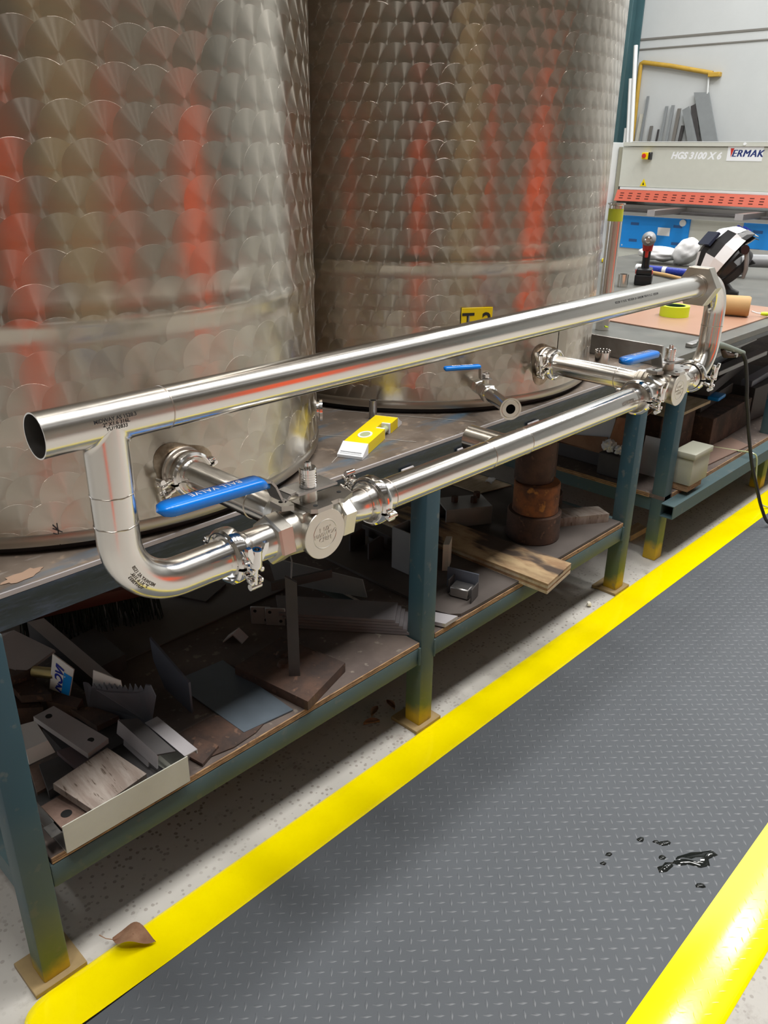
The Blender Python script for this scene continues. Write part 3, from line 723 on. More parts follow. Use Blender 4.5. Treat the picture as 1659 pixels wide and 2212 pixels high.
# ---------------------------------------------------------------- clamps
def clamp(p, axis, side, label, nut=1):
    """axis: pipe direction; side: direction in which the bolt sits; nut: wing nut at + or - of axis x side"""
    p = V(p); a = V(axis).normalized(); s = V(side); s = (s - a*s.dot(a)).normalized(); u = a.cross(s).normalized()
    if u.z < 0: u = -u
    if nut < 0: u = -u
    m = M((( a.x, s.x, u.x, p.x), (a.y, s.y, u.y, p.y), (a.z, s.z, u.z, p.z), (0, 0, 0, 1)))
    t = thing('pipe_clamp', label, 'clamp', tuple(p), 'tri-clamp rings with wing nuts')
    for k in (0, 1):
        b = B().lathe((0, 0, 0), (1, 0, 0), [(-0.0105, 0.0335), (-0.0105, 0.0355), (-0.0075, 0.0388), (-0.005, 0.0396), (0.005, 0.0396), (0.0075, 0.0388), (0.0105, 0.0355), (0.0105, 0.0335), (0.005, 0.030), (-0.005, 0.030)],
                      22, closed=True, arc=(0.06 + k*PI, PI - 0.06 + k*PI))
        b.tf(m @ M.Rotation(0, 4, 'X')).build('clamp_half', 'chromed', t, ang=25)
    for sz in (1, -1):
        b = B().box((0, 0.0455, sz*0.0085), (0.013, 0.016, 0.0075), None, 0.0022, 2)
        for sx in (-1, 1): b.box((sx*0.0075, 0.056, sz*0.0085), (0.0052, 0.013, 0.0075), None, 0.0022, 2)
        b.tf(m).build('lug', 'chromed', t)
        b = B().box((0, -0.043, sz*0.0045), (0.014, 0.012, 0.006), None, 0.0015, 2)
        b.tf(m).build('hinge_lug', 'chromed', t)
    B().cyl((-0.010, -0.046, 0), (0.010, -0.046, 0), 0.0035, seg=14).tf(m).build('hinge_pin', 'chromed', t)
    b = B().cyl((0, 0.0565, -0.018), (0, 0.0565, 0.030), 0.0034, seg=14); b.cyl((-0.0085, 0.0565, -0.017), (0.0085, 0.0565, -0.017), 0.0046, seg=14)
    b.tf(m).build('swing_bolt', 'chromed', t)
    b = B().lathe((0, 0.0565, 0.0135), (0, 0, 1), [(0, 0.0036), (0, 0.0078), (0.003, 0.0082), (0.018, 0.0070), (0.026, 0.0066), (0.026, 0.0036)], 24, closed=True)
    for s_ in (-1, 1):
        b.prism([(s_*0.004, 0.0535, 0.026), (s_*0.0075, 0.0535, 0.020), (s_*0.0165, 0.0535, 0.037), (s_*0.0165, 0.0535, 0.046), (s_*0.0105, 0.0535, 0.046)], (0, 0.006, 0))
    b.tf(m).build('wing_nut', 'chromed', t, ang=30)
    return t
clamp((0.5635, YP, ZL), (1, 0, 0), (0, -1, -0.15), 'pipe clamp at the bottom of the near bend, wing nut facing the camera')
clamp((0.834, YP, ZL), (1, 0, 0), (0, 1, 0.30), 'pipe clamp right of the near valve, hinge facing the camera', -1)
clamp((X1, yo1-0.026, ZL), (0, 1, 0), (-0.95, 0, -0.25), 'pipe clamp on the left tank outlet behind the blue handle', -1)
clamp((1.681, YP, ZL), (1, 0, 0), (0, -1, -0.1), 'pipe clamp at the right end of the lower pipe')
clamp((1.956, YP, ZL), (1, 0, 0), (0, -1, -0.1), 'pipe clamp under the far bend, right of the far valve')
clamp((X2, yo2-0.026, ZL), (0, 1, 0), (-1, 0, -0.12), 'pipe clamp on the T 2 tank outlet')

# ---------------------------------------------------------------- drain valve on the right tank
dv = thing('drain_valve', 'small blue-levered drain valve with open flange, on the T 2 tank', 'valve', (1.55, 1.14, 0.88))
pa, pb = V((1.622, 1.222, 0.866)), V((1.470, 1.010, 0.880)); dd = (pb-pa).normalized(); up = V((0, 0, 1)); sd = dd.cross(up).normalized()
L = (pb-pa).length
B().lathe(pa - dd*0.012, dd, [(0, 0.021), (0.018, 0.021), (0.020, 0.0185)], 28).build('weld_boss', 'weld_steel', dv)
B().hexn(pa + dd*0.006, pa + dd*0.034, 0.0195, 0, 0.3, 0.002).build('tank_nut', 'cast_stainless', dv, ang=20)
B().lathe(pa + dd*0.034, dd, [(0, 0.015), (0.004, 0.0168), (0.012, 0.0168), (0.018, 0.0145), (0.046, 0.0145)], 28).build('valve_neck', 'satin_tube', dv)
B().hexn(pa + dd*0.075, pa + dd*0.105, 0.0225, 0, 0.0, 0.0025).build('valve_body', 'cast_stainless', dv, ang=20)
B().lathe(pa + dd*0.046, dd, [(0, 0.0145), (0.012, 0.018), (0.030, 0.018)], 28).build('valve_waist', 'cast_stainless', dv)
B().lathe(pa + dd*0.105, dd, [(0, 0.0195), (0.008, 0.0195), (0.012, 0.0165), (L-0.105-0.012, 0.0145), (L-0.105-0.006, 0.018), (L-0.105-0.0035, 0.0252), (L-0.105, 0.0252), (L-0.105, 0.0215), (L-0.1065, 0.0205), (L-0.105, 0.0195), (L-0.105, 0.0110), (L-0.135, 0.0110), (L-0.135, 0)], 40).build('flange', 'polished_tube', dv, ang=25)
B().lathe(pb - dd*0.029, dd, [(0, 0), (0, 0.0109), (0.001, 0.0109), (0.001, 0)], 24).build('bore', 'dark_hole', dv)
sp = pa + dd*0.068
B().cyl(sp + up*0.012, sp + up*0.030, 0.008, seg=18).build('stem', 'cast_stainless', dv)
B().hexn(sp + up*0.0335, sp + up*0.044, 0.0095, 0, 0, 0.001).build('stem_nut', 'chromed', dv, ang=20)
B().cyl(sp + up*0.044, sp + up*0.047, 0.004, seg=12).build('stem_tip', 'chromed', dv)
lw = B(); ha = V((-0.80, 0.45, 0)).normalized(); hb = V((-ha.y, ha.x, 0))
def strip(b, path, wd, th=0.0025):
    for p, q in zip(path, path[1:]):
        n = hb.cross((q-p).normalized())*th
        b.prism([p - hb*wd/2, q - hb*wd/2, q - hb*wd/2 + n, p - hb*wd/2 + n], hb*wd)
strip(lw, [sp + up*0.031 - ha*0.014, sp + up*0.031 + ha*0.013, sp + up*0.060 + ha*0.015, sp + up*0.062 + ha*0.024], 0.016)
lw.build('lever', 'mill_steel', dv, smooth=False)
q0 = sp + up*0.0615 + ha*0.016
sl = B().box((0, 0, 0), (0.094, 0.018, 0.011), None, 0.005, 3)
mm = M(((ha.x, hb.x, 0, q0.x + ha.x*0.047), (ha.y, hb.y, 0, q0.y + ha.y*0.047), (0, 0, 1, q0.z), (0, 0, 0, 1)))
sl.tf(mm); hs = sl.build('handle_sleeve', 'blue_plastic', dv, ang=60)
text('BALL VALVE', 0.010, flatmap(q0 + ha*0.047 + up*0.0057, -ha, -hb), 'white_print', hs, 'handle_lettering', bold=0.0002)

# ================================================================ floor mat
MX0, MX1 = 0.25, 5.6
mt = thing('floor_mat', 'grey diamond-tread floor mat with yellow edges along the bench', 'mat', (2.9, 0.66, 0))
def band(prof, name, mat, corner=None):
    """profile (y, z) drawn out along x with a rounded near corner"""
    b = B(); xs = [MX0 + 0.06*(1-math.cos(k*PI/16)) for k in range(9)] + [MX0+0.1, MX0+0.25, 1.0, 2.0, 3.0, 4.0, MX1]
    rows = []
    y_in = prof[-1][0]
    for x in xs:
        f = 1.0
        if x < MX0 + 0.06: f = 0.60 + 0.40*math.sqrt(max(0, 1-((MX0+0.06-x)/0.06)**2))
        lift = 0.010*max(0, 1-(x-MX0)/0.3)**2
        rows.append([b.bm.verts.new((x, y_in + (y-y_in)*f, max(z, 0.0006) + lift*(z/0.014 > 0.3))) for y, z in prof])
    for A, Bq in zip(rows, rows[1:]):
        for k in range(len(prof)-1): b.bm.faces.new((A[k], Bq[k], Bq[k+1], A[k+1]))
    end = rows[0]; lo = [b.bm.verts.new((v.co.x, v.co.y, 0)) for v in end]
    for k in range(len(prof)-1): b.bm.faces.new((end[k], end[k+1], lo[k+1], lo[k]))
    return b.build(name, mat, mt, ang=60)
pf = [(1.121, 0.0), (1.120, 0.002), (1.112, 0.0045), (1.09, 0.0088), (1.065, 0.0120), (1.04, 0.0138), (1.020, 0.0140), (1.009, 0.0132)]
ye1 = band(pf, 'yellow_edge', 'edge_yellow')
ye2 = band([(0.213, 0.0), (0.214, 0.002), (0.222, 0.0045), (0.245, 0.0088), (0.27, 0.0120), (0.295, 0.0138), (0.320, 0.0140), (0.336, 0.0132)], 'yellow_edge', 'edge_yellow')
B().bx(MX0, MX1, 0.336, 1.009, 0.0, 0.0125).build('grey_tread', 'mat_grey', mt, smooth=False)
def studs(name, mat, y0, y1, x1, zf, h, parent, wd=0.0030):
    verts, faces = [], []
    P = 0.0215; d1 = V((1, -1, 0)).normalized(); d2 = V((1, 1, 0)).normalized()
    N = int((x1-MX0 + 1.2)/P)
    for i in range(-N, N):
        for j in range(-N, N):
            c = V((MX0, 0.67, 0)) + d1*(i*P) + d2*(j*P)
            if not (MX0+0.012 < c.x < x1 and y0 < c.y < y1): continue
            a, s_ = (d1, d2) if (i+j) % 2 == 0 else (d2, -d1)
            z = zf(c.y) - 0.0003; c.z = z
            k = len(verts)
            verts += [c + a*0.0125, c + s_*wd, c - a*0.0125, c - s_*wd, c + a*0.0065 + V((0, 0, h)), c - a*0.0065 + V((0, 0, h))]
            faces += [(k, k+1, k+4), (k, k+4, k+3), (k+2, k+5, k+1), (k+2, k+3, k+5), (k+1, k+5, k+4), (k+3, k+4, k+5)]
    me = bpy.data.meshes.new(name); me.from_pydata([tuple(v - ORG[parent.name]) for v in verts], [], faces)
    me.polygons.foreach_set('use_smooth', [True]*len(me.polygons)); me.set_sharp_from_angle(angle=math.radians(70))
    me.materials.append(MAT[mat]); o = bpy.data.objects.new(name, me); COL.objects.link(o); o.parent = parent; o['kind'] = 'stuff'
    return o
plain('stud_grey', (0.098, 0.107, 0.118), 0.42, var=0.1, scale=5)
studs('tread_studs', 'stud_grey', 0.345, 1.000, 4.6, lambda y: 0.0125, 0.0013, mt, 0.0034)
def zi(prof):
    p = sorted(prof)
    def f(y):
        for (a, za), (b, zb) in zip(p, p[1:]):
            if a <= y <= b: return za + (zb-za)*(y-a)/max(1e-6, b-a)
        return 0.0
    return f
studs('edge_studs', 'edge_yellow', 1.016, 1.100, 4.2, zi(pf), 0.0005, mt, 0.0020)
studs('edge_studs', 'edge_yellow', 0.235, 0.330, 2.6, zi([(0.213, 0.0), (0.222, 0.0045), (0.245, 0.0088), (0.27, 0.0120), (0.295, 0.0138), (0.336, 0.0132)]), 0.0006, mt, 0.0020)

# ---------------------------------------------------------------- on the floor
t = NT('spilled_water'); t.set((0.012, 0.014, 0.013), 0.04, 0.0); t.p.inputs['IOR'].default_value = 1.33; MAT['spilled_water'] = t.m
pd = thing('water_spill', 'small dark water spill glistening on the grey mat', 'spill', (1.40, 0.43, 0.0128))
def pool(pts, z0, h, nm):
    b = B(); c = V((sum(p[0] for p in pts)/len(pts), sum(p[1] for p in pts)/len(pts), 0)); n = len(pts)
    A = [b.bm.verts.new((x, y, z0)) for x, y in pts]
    I = [b.bm.verts.new((c.x+(x-c.x)*0.8, c.y+(y-c.y)*0.8, z0+h)) for x, y in pts]
    for k in range(n): b.bm.faces.new((A[k], A[(k+1) % n], I[(k+1) % n], I[k]))
    b.bm.faces.new(I)
    return b.build(nm, 'spilled_water', pd, ang=80)
pool([(1.342, 0.458), (1.331, 0.447), (1.345, 0.437), (1.369, 0.434), (1.378, 0.440), (1.366, 0.452), (1.352, 0.452)], 0.0126, 0.0022, 'puddle')
pool([(1.374, 0.440), (1.400, 0.440), (1.420, 0.430), (1.432, 0.424), (1.450, 0.408), (1.470, 0.394), (1.466, 0.378), (1.440, 0.388), (1.425, 0.378), (1.405, 0.390), (1.396, 0.412), (1.380, 0.424)], 0.0126, 0.0026, 'puddle')
for cx, cy, r, sd in ((1.388, 0.520, 0.006, 1), (1.415, 0.478, 0.008, 2), (1.405, 0.492, 0.005, 3), (1.375, 0.463, 0.006, 4), (1.36, 0.37, 0.006, 5), (1.30, 0.55, 0.005, 6), (1.27, 0.545, 0.005, 7)):
    pool(blob(cx, cy, r*1.6, r, -0.7, sd, 9, 0.3), 0.0126, 0.0018, 'droplet')
# dry leaf on the yellow edge: a curled blade with midrib, tip and stalk
lf = thing('dry_leaf', 'curled brown dry leaf lying on the yellow mat edge', 'leaf', (0.472, 1.092, 0.012))
b = B(); ax = V((0.062, -0.076, 0)).normalized(); sx = V((-ax.y, ax.x, 0)); Lf = 0.085; rows = []
def midl(u): return V((0.443, 1.124, 0.014)) + ax*(Lf*u) + V((0, 0, 0.020*math.sin(PI*u)**2 + 0.006*u))
for i in range(15):
    u = i/14; wv = 0.026*math.sin(PI*min(1, u*1.02))**0.75*(1-0.35*u); row = []
    for k in range(-4, 5):
        q = k/4; row.append(b.bm.verts.new(midl(u) + sx*(wv*q) + V((0, 0, 0.010*q*q*(1-u*0.5) - 0.004*abs(q) + 0.0015*math.sin(9*u+3*q)))))
    rows.append(row)
for A, Bq in zip(rows, rows[1:]):
    for k in range(8): b.bm.faces.new((A[k], A[k+1], Bq[k+1], Bq[k]))
b.build('blade', 'dry_leaf', lf, ang=80)
B().sweep([midl(0)-ax*0.030+sx*0.008, midl(0)-ax*0.014+sx*0.001+V((0, 0, 0.001)), midl(0.05), midl(0.5)+V((0, 0, -0.0012)), midl(0.97)], [0.0011, 0.0009, 0.0009, 0.0007, 0.0004], 6).build('stalk', 'dry_leaf', lf)
for i, (x, y, a) in enumerate(((1.300, 1.262, 0.4), (1.352, 1.250, 1.3), (1.262, 1.235, 2.6))):
    d = V((math.cos(a), math.sin(a), 0)); s_ = V((-d.y, d.x, 0)); b = B(); rows = []
    for k in range(8):
        u = k/7; wv = 0.010*math.sin(PI*u)**0.8
        rows.append([b.bm.verts.new(V((x, y, 0.003)) + d*(0.045*(u-0.5)) + s_*(wv*q) + V((0, 0, 0.009*q*q + 0.004*math.sin(PI*u)))) for q in (-1, -0.5, 0, 0.5, 1)])
    for A, Bq in zip(rows, rows[1:]):
        for k in range(4): b.bm.faces.new((A[k], A[k+1], Bq[k+1], Bq[k]))
    tag(b.build('dead_leaf', 'dry_leaf', origin=(x, y, 0.002), ang=80), 'small shrivelled leaf on the floor behind the middle bench foot', 'leaf', 'shrivelled leaves behind the middle foot')
tag(B().plate([(2.79, 1.300, 0.025), (2.91, 1.296, 0.025), (2.93, 1.345, 0.025), (2.81, 1.350, 0.025)], 0.024).build('timber_offcut', 'pale_timber', origin=(2.86, 1.32, 0.0), smooth=False), 'pale timber offcut on the floor under the far workbench end', 'timber')
b = B(); rd = random.Random(5)
r_ = bmesh.ops.create_icosphere(b.bm, subdivisions=2, radius=0.009, matrix=M.Translation((2.226, 1.150, 0.009)))
for v in r_['verts']: v.co += V((rd.uniform(-1, 1), rd.uniform(-1, 1), rd.uniform(-.4, .4)))*0.0028
tag(b.build('paper_scrap', 'offcut_pale', origin=(2.226, 1.15, 0.0), smooth=False), 'crumpled pale scrap on the floor by the far foot plate', 'scrap')

# ================================================================ on the first bench
# spirit level lying flat
lv_ = thing('spirit_level', 'yellow spirit level with white end caps on the bench between the tanks', 'spirit level', (1.27, 1.25, BT))
p0 = V((1.147, 1.194, BT + 0.0006)); e1 = V((1.395-1.147, 1.308-1.194, 0)); LL = e1.length; e1.normalize(); e2 = V((-e1.y, e1.x, 0)); e3 = V((0, 0, 1))
def lp_(s_, t_, h=0): return p0 + e1*s_ + e2*t_ + e3*h
HW, TH = 0.0285, 0.024
B().prism([lp_(0.036, -HW), lp_(0.150, -HW), lp_(0.150, -0.006), lp_(0.196, -0.006), lp_(0.196, -HW), lp_(LL-0.030, -HW), lp_(LL-0.030, HW), lp_(0.036, HW)], e3*TH).build('body', 'level_yellow', lv_, smooth=False)
def capp(s0, s1, nm):
    b = B(); d = 1 if s1 > s0 else -1
    pts = [(s0, TH+0.001), (s1 - d*0.018, TH*0.62), (s1, TH*0.25), (s1, 0.0), (s0, 0.0)]
    b.prism([lp_(a, -HW-0.001, h) for a, h in pts], e2*(2*HW+0.002))
    for k in range(2): b.prism([lp_(s1 - d*(0.010-0.004*k), -HW+0.004, TH*(0.45-0.14*k)), lp_(s1 - d*(0.008-0.004*k), -HW+0.004, TH*(0.45-0.14*k)), lp_(s1 - d*(0.008-0.004*k), -HW+0.004, TH*(0.52-0.14*k)), lp_(s1 - d*(0.010-0.004*k), -HW+0.004, TH*(0.52-0.14*k))], e2*(2*HW-0.008))
    b.build(nm, 'white_plastic', lv_, smooth=False)
capp(0.036, 0.0, 'end_cap'); capp(LL-0.030, LL, 'end_cap')
b = B(); n = 32
for ri, ro, z0, z1 in ((0.72, 1.0, TH-0.001, TH+0.0012),):
    oi = [[b.bm.verts.new(lp_(0.095 + 0.024*q*math.cos(2*PI*k/n), 0.0155*q*math.sin(2*PI*k/n), z)) for k in range(n)] for q, z in ((ri, z0), (ri, z1), (ro, z1), (ro, z0))]
    for A, Bq in zip(oi, oi[1:]+oi[:1]):
        for k in range(n): b.bm.faces.new((A[k], A[(k+1) % n], Bq[(k+1) % n], Bq[k]))
b.build('window_ring', 'white_plastic', lv_)
b = B(); b.prism([lp_(0.095 + 0.0172*math.cos(2*PI*k/24), 0.0112*math.sin(2*PI*k/24), TH-0.002) for k in range(24)], e3*0.0026); b.build('window', 'vial_glass', lv_)
fr = B(); fr.prism([lp_(0.150, -HW+0.002), lp_(0.157, -HW+0.002), lp_(0.157, -0.006), lp_(0.150, -0.006)], e3*TH); fr.prism([lp_(0.189, -HW+0.002), lp_(0.196, -HW+0.002), lp_(0.196, -0.006), lp_(0.189, -0.006)], e3*TH)
fr.build('vial_holder', 'white_plastic', lv_, smooth=False)
B().cyl(lp_(0.155, -0.017, 0.012), lp_(0.191, -0.017, 0.012), 0.0075, seg=18).build('vial', 'vial_glass', lv_)
# locating stubs standing on the plate
def stub(x, y, r, h, label, mat='mill_steel', band_=None, name='steel_stub', cat='steel tube', grp=None, ri=None):
    z0 = BT + 0.001
    t = thing(name, label, cat, (x, y, z0), grp)
    B().tube((x, y, z0), (x, y, z0+h), r, ri or r*0.78, 28).build('tube', mat, t)
    if band_: B().tube((x, y, z0+h-band_), (x, y, z0+h+0.0006), r+0.0006, r*0.76, 28).build('ground_end', 'satin_tube', t)
    return t
s1 = stub(1.135, 1.322, 0.0115, 0.051, 'short steel tube stub beside the left tank, with a bright ground end', band_=0.019)
B().tube((1.120, 1.324, BT+0.046), (1.120, 1.324, BT+0.0512), 0.0042, 0.0026, 14).build('ring_lug', 'mill_steel', s1)
s2_ = stub(1.389, 1.362, 0.0098, 0.046, 'short dark steel tube stub against the right tank above the spirit level')
for k in range(3):
    a = 2.2*k - 1.9; B().lathe((1.389+0.0105*math.cos(a), 1.362+0.0105*math.sin(a), BT+0.001), (0, 0, 1), [(0, 0.0022), (0.0015, 0.0018), (0.0022, 0)], 8).build('tack_weld', 'chromed', s2_)
# castellated ring
cr = thing('castellated_ring', 'short steel ring with toothed rim behind the far valve handle', 'ring', (2.318, 1.262, BT))
B().tube((2.318, 1.262, BT+0.001), (2.318, 1.262, BT+0.040), 0.024, 0.021, 32).build('ring', 'polished_tube', cr)
for k in range(14):
    a = 2*PI*k/14
    B().box((2.318+0.0225*math.cos(a), 1.262+0.0225*math.sin(a), BT+0.0435), (0.004, 0.0045, 0.007), rotz(a), 0.001).build('tooth', 'polished_tube', cr)

# ================================================================ on the second bench
Z2 = BT + 0.0008
tt = thing('tape_banded_tube', 'tall upright stainless tube banded with yellow tape beside the right tank', 'steel tube', (2.825, 1.553, Z2))
tx, ty = 2.825, 1.553
B().tube((tx, ty, Z2), (tx, ty, 1.245), 0.0254, 0.0235, 36).build('tube', 'satin_tube', tt)
B().tube((tx, ty, 1.187), (tx, ty, 1.229), 0.0264, 0.0250, 36).build('tape_band', 'tape_dull', tt)
B().lathe((tx, ty, 1.240), (0, 0, 1), [(0, 0.0254), (0.004, 0.031), (0.0075, 0.031), (0.0075, 0.024), (0, 0.024)], 36, closed=True).build('ferrule', 'polished_tube', tt)
B().box((tx-0.010, ty-0.0235, Z2+0.014), (0.022, 0.004, 0.006), M.Rotation(0.2, 3, 'Y'), 0.001).build('tape_scrap', 'tape_lime', tt)
stub(3.90, 2.06, 0.0255, 0.060, 'short bright steel tube standing behind the long pipe, left of the drill', 'polished_tube')
tag(B().prism([(2.976, 1.206, Z2), (3.80, 1.206, Z2), (3.80, 1.96, Z2), (3.01, 1.96, Z2)], (0, 0, 0.004)).build('hardboard_sheet', 'board_pink', origin=(3.4, 1.58, Z2), smooth=False), 'pinkish brown hardboard sheet on the grey bench top, under the tape roll', 'board')
ZB = Z2 + 0.0042
tr_ = thing('tape_roll', 'lime yellow tape roll lying on the pinkish board', 'tape', (3.285, 1.487, ZB))
B().lathe((3.285, 1.487, ZB), (0, 0, 1), [(0, 0.042), (0, 0.058), (0.042, 0.058), (0.042, 0.042)], 56, closed=True).build('tape', 'tape_lime', tr_)
B().lathe((3.285, 1.487, ZB+0.0005), (0, 0, 1), [(0, 0.0385), (0, 0.0418), (0.0405, 0.0418), (0.0405, 0.0385)], 48, closed=True).build('core', plain('core_green', (0.02, 0.06, 0.035), 0.6), tr_)
cy = thing('buffing_cylinder', 'tan cylinder with a centre spindle lying on the pinkish board', 'buffing wheel', (3.47, 1.30, ZB))
ca, cb = V((3.445, 1.385, ZB+0.0415)), V((3.49, 1.262, ZB+0.0415)); cd = (cb-ca).normalized(); CL = (cb-ca).length
B().lathe(ca, cd, [(0, 0), (0, 0.036), (0.006, 0.040), (CL-0.008, 0.0415), (CL, 0.036), (CL, 0.008), (CL-0.006, 0.006), (CL-0.006, 0)], 36).build('foam', 'tan_foam', cy)
ep = thing('ear_plugs', 'yellow ear plug on a white cord beside the tan cylinder', 'ear plug', (3.56, 1.22, ZB))
B().lathe((3.535, 1.232, ZB+0.012), (0.5, -0.86, -0.02), [(0, 0), (0.002, 0.006), (0.012, 0.008), (0.026, 0.0085), (0.036, 0.005), (0.038, 0)], 18).build('plug', 'tape_lime', ep)
B().sweep([(3.515, 1.262, ZB+0.020), (3.527, 1.243, ZB+0.013), (3.553, 1.200, ZB+0.010), (3.60, 1.16, ZB+0.006), (3.66, 1.148, ZB+0.004), (3.74, 1.15, ZB+0.003)], 0.0028, 8).build('cord', 'white_plastic', ep)
b = B(); b.bx(2.76, 2.93, 1.166, 1.192, Z2, Z2+0.014, 0.0015); tag(b.build('steel_bar', 'mill_steel', origin=(2.85, 1.18, Z2)), 'short bright flat steel bar at the edge of the far bench', 'steel bar')
# impact driver standing on its battery, chuck towards the camera
dr = thing('impact_driver', 'black and red cordless impact driver standing on its battery', 'drill', (4.06, 2.03, Z2))
D0 = V((4.06, 2.03, Z2)); df = V((-0.91, -0.41, 0)).normalized(); ds = V((-df.y, df.x, 0)); mR = M(((df.x, ds.x, 0), (df.y, ds.y, 0), (0, 0, 1)))
def dP(a, c, h): return D0 + df*a + ds*c + V((0, 0, h))
B().box(dP(0, 0, 0.026), (0.125, 0.086, 0.052), mR, 0.008, 2).build('battery', 'black_plastic', dr)
bt = B().box(dP(0.004, 0, 0.066), (0.115, 0.078, 0.028), mR, 0.008, 2).build('battery_top', 'black_plastic', dr)
for s_ in (-1, 1): B().box(dP(0.035, s_*0.039, 0.064), (0.035, 0.006, 0.020), mR, 0.002).build('latch', 'red_plastic', bt)
B().sweep([dP(-0.012, 0, 0.075), dP(-0.010, 0, 0.11), dP(-0.004, 0, 0.15), dP(0.0, 0, 0.185)], [0.021, 0.019, 0.0195, 0.022], 18).build('grip', 'black_plastic', dr)
B().box(dP(0.022, 0, 0.150), (0.020, 0.016, 0.034), mR, 0.004, 2).build('trigger', 'red_plastic', dr)
B().sweep([dP(0.0, 0, 0.165), dP(0.002, 0, 0.200)], [0.024, 0.028], 18).build('collar', 'red_plastic', dr)
B().lathe(dP(-0.075, 0, 0.222), df, [(0, 0), (0.002, 0.026), (0.02, 0.032), (0.075, 0.035), (0.100, 0.034), (0.118, 0.026), (0.126, 0.020), (0.126, 0)], 28).build('motor_housing', 'grey_plastic', dr)
B().lathe(dP(0.048, 0, 0.222), df, [(0, 0.017), (0.016, 0.016), (0.018, 0.012), (0.030, 0.0115), (0.030, 0.006), (0.010, 0.006), (0.010, 0)], 24).build('chuck', 'chromed', dr)
# blue tube with white caps, hammer shaft, glove
bt_ = thing('blue_tube', 'blue plastic tube with white caps lying behind the drill', 'tube', (4.49, 2.14, Z2))
B().cyl((4.488, 2.25, Z2+0.022), (4.49, 1.93, Z2+0.022), 0.0205, seg=24).build('barrel', 'cobalt_plastic', bt_)
for ya, yb in ((2.295, 2.25), (2.135, 2.112), (1.93, 1.91)): B().cyl((4.488, ya, Z2+0.022), (4.489, yb, Z2+0.022), 0.0215, seg=24).build('cap', 'white_plastic', bt_)
tag(B().sweep([(4.44, 2.19, Z2+0.011), (4.38, 2.06, Z2+0.012), (4.31, 1.93, Z2+0.011)], [0.010, 0.011, 0.009], 14).build('wooden_handle', 'tan_foam', origin=(4.44, 2.06, Z2)), 'round wooden tool handle lying in front of the blue tube', 'handle')
gl = B(); rd = random.Random(3)
def lump(b, c, rx, ry, rz, m=None):
    r = bmesh.ops.create_icosphere(b.bm, subdivisions=4, radius=1.0)
    from mathutils import noise as _n
    for v in r['verts']:
        q = 1 + 0.16*_n.noise(v.co*2.3 + V(c)) + 0.05*_n.noise(v.co*7)
        p = V((v.co.x*rx*q, v.co.y*ry*q, v.co.z*rz*q)); v.co = (m @ p if m is not None else p) + V(c)
gv = thing('cotton_glove', 'crumpled white glove lying behind the helmet', 'glove', (4.98, 2.28, Z2))
b = B(); lump(b, (4.98, 2.40, Z2+0.040), 0.10, 0.13, 0.042, rotz(0.3)); b.build('fingers', 'cotton', gv, ang=80)
b = B(); lump(b, (4.97, 2.235, Z2+0.064), 0.075, 0.065, 0.088, M.Rotation(0.75, 3, 'X')); b.build('cuff', 'cotton', gv, ang=80)
tag(B().box((4.75, 2.75-0.1, Z2+0.012), (0.07, 0.03, 0.022), rotz(0.4), 0.006, 2).build('marker_block', 'level_yellow', origin=(4.75, 2.65, Z2)), 'small yellow block on the far bench right of the tape-banded tube', 'block')
# welding helmet tipped on its side
hm = thing('welding_helmet', 'black and white welding helmet with blue stripe and black head harness', 'helmet', (3.90, 1.57, Z2))
HC = V((3.90, 1.575, Z2+0.168)); ha_ = V((-0.60, 0.50, 0.62)).normalized(); hu = V((0.45, -0.30, 0.80)); hu = (hu - ha_*hu.dot(ha_)).normalized(); hr = ha_.cross(hu)
def hP(a, u_, r_): return HC + (ha_*a + hu*u_ + hr*r_)*0.92
# faceted shell: rings across the face, brow at +u, chin at -u
cols = [-1.0, -0.72, -0.36, 0.0, 0.36, 0.72, 1.0]
rowsH = [(0.150, -0.02, 0.085), (0.135, 0.050, 0.105), (0.085, 0.098, 0.115), (0.015, 0.115, 0.118), (-0.060, 0.108, 0.108), (-0.120, 0.075, 0.080), (-0.150, 0.030, 0.045)]
def hv(i, k):
    u_, dp, wd = rowsH[i]; q = cols[k]
    return hP(dp*(1 - 0.55*q*q) - 0.03*abs(q)**3, u_, wd*q)
bm_parts = {'w': B(), 'b': B()}
pat = ['wwbbww', 'bwwwwb', 'wbwwbw', 'wbbbbw', 'wwbwbw', 'wwwwww']
for i in range(6):
    for k in range(6):
        b = bm_parts[pat[i][k]]
        b.bm.faces.new([b.bm.verts.new(p) for p in (hv(i, k), hv(i, k+1), hv(i+1, k+1), hv(i+1, k))])
def thick(b, th):
    bmesh.ops.remove_doubles(b.bm, verts=b.bm.verts[:], dist=1e-4); bmesh.ops.recalc_face_normals(b.bm, faces=b.bm.faces[:])
    bmesh.ops.solidify(b.bm, geom=b.bm.faces[:], thickness=th); return b
thick(bm_parts['w'], 0.004).build('white_shell', 'white_plastic', hm, smooth=False)
thick(bm_parts['b'], 0.005).build('black_panel', 'black_plastic', hm, smooth=False)
b = B(); b.bm.faces.new([b.bm.verts.new(hP(a, u_, r_)) for a, u_, r_ in ((0.123, 0.045, -0.052), (0.123, 0.045, 0.052), (0.125, -0.030, 0.052), (0.125, -0.030, -0.052))])
thick(b, 0.012).build('lens_window', plain('lens_dark', (0.02, 0.03, 0.06), 0.08), hm, smooth=False)
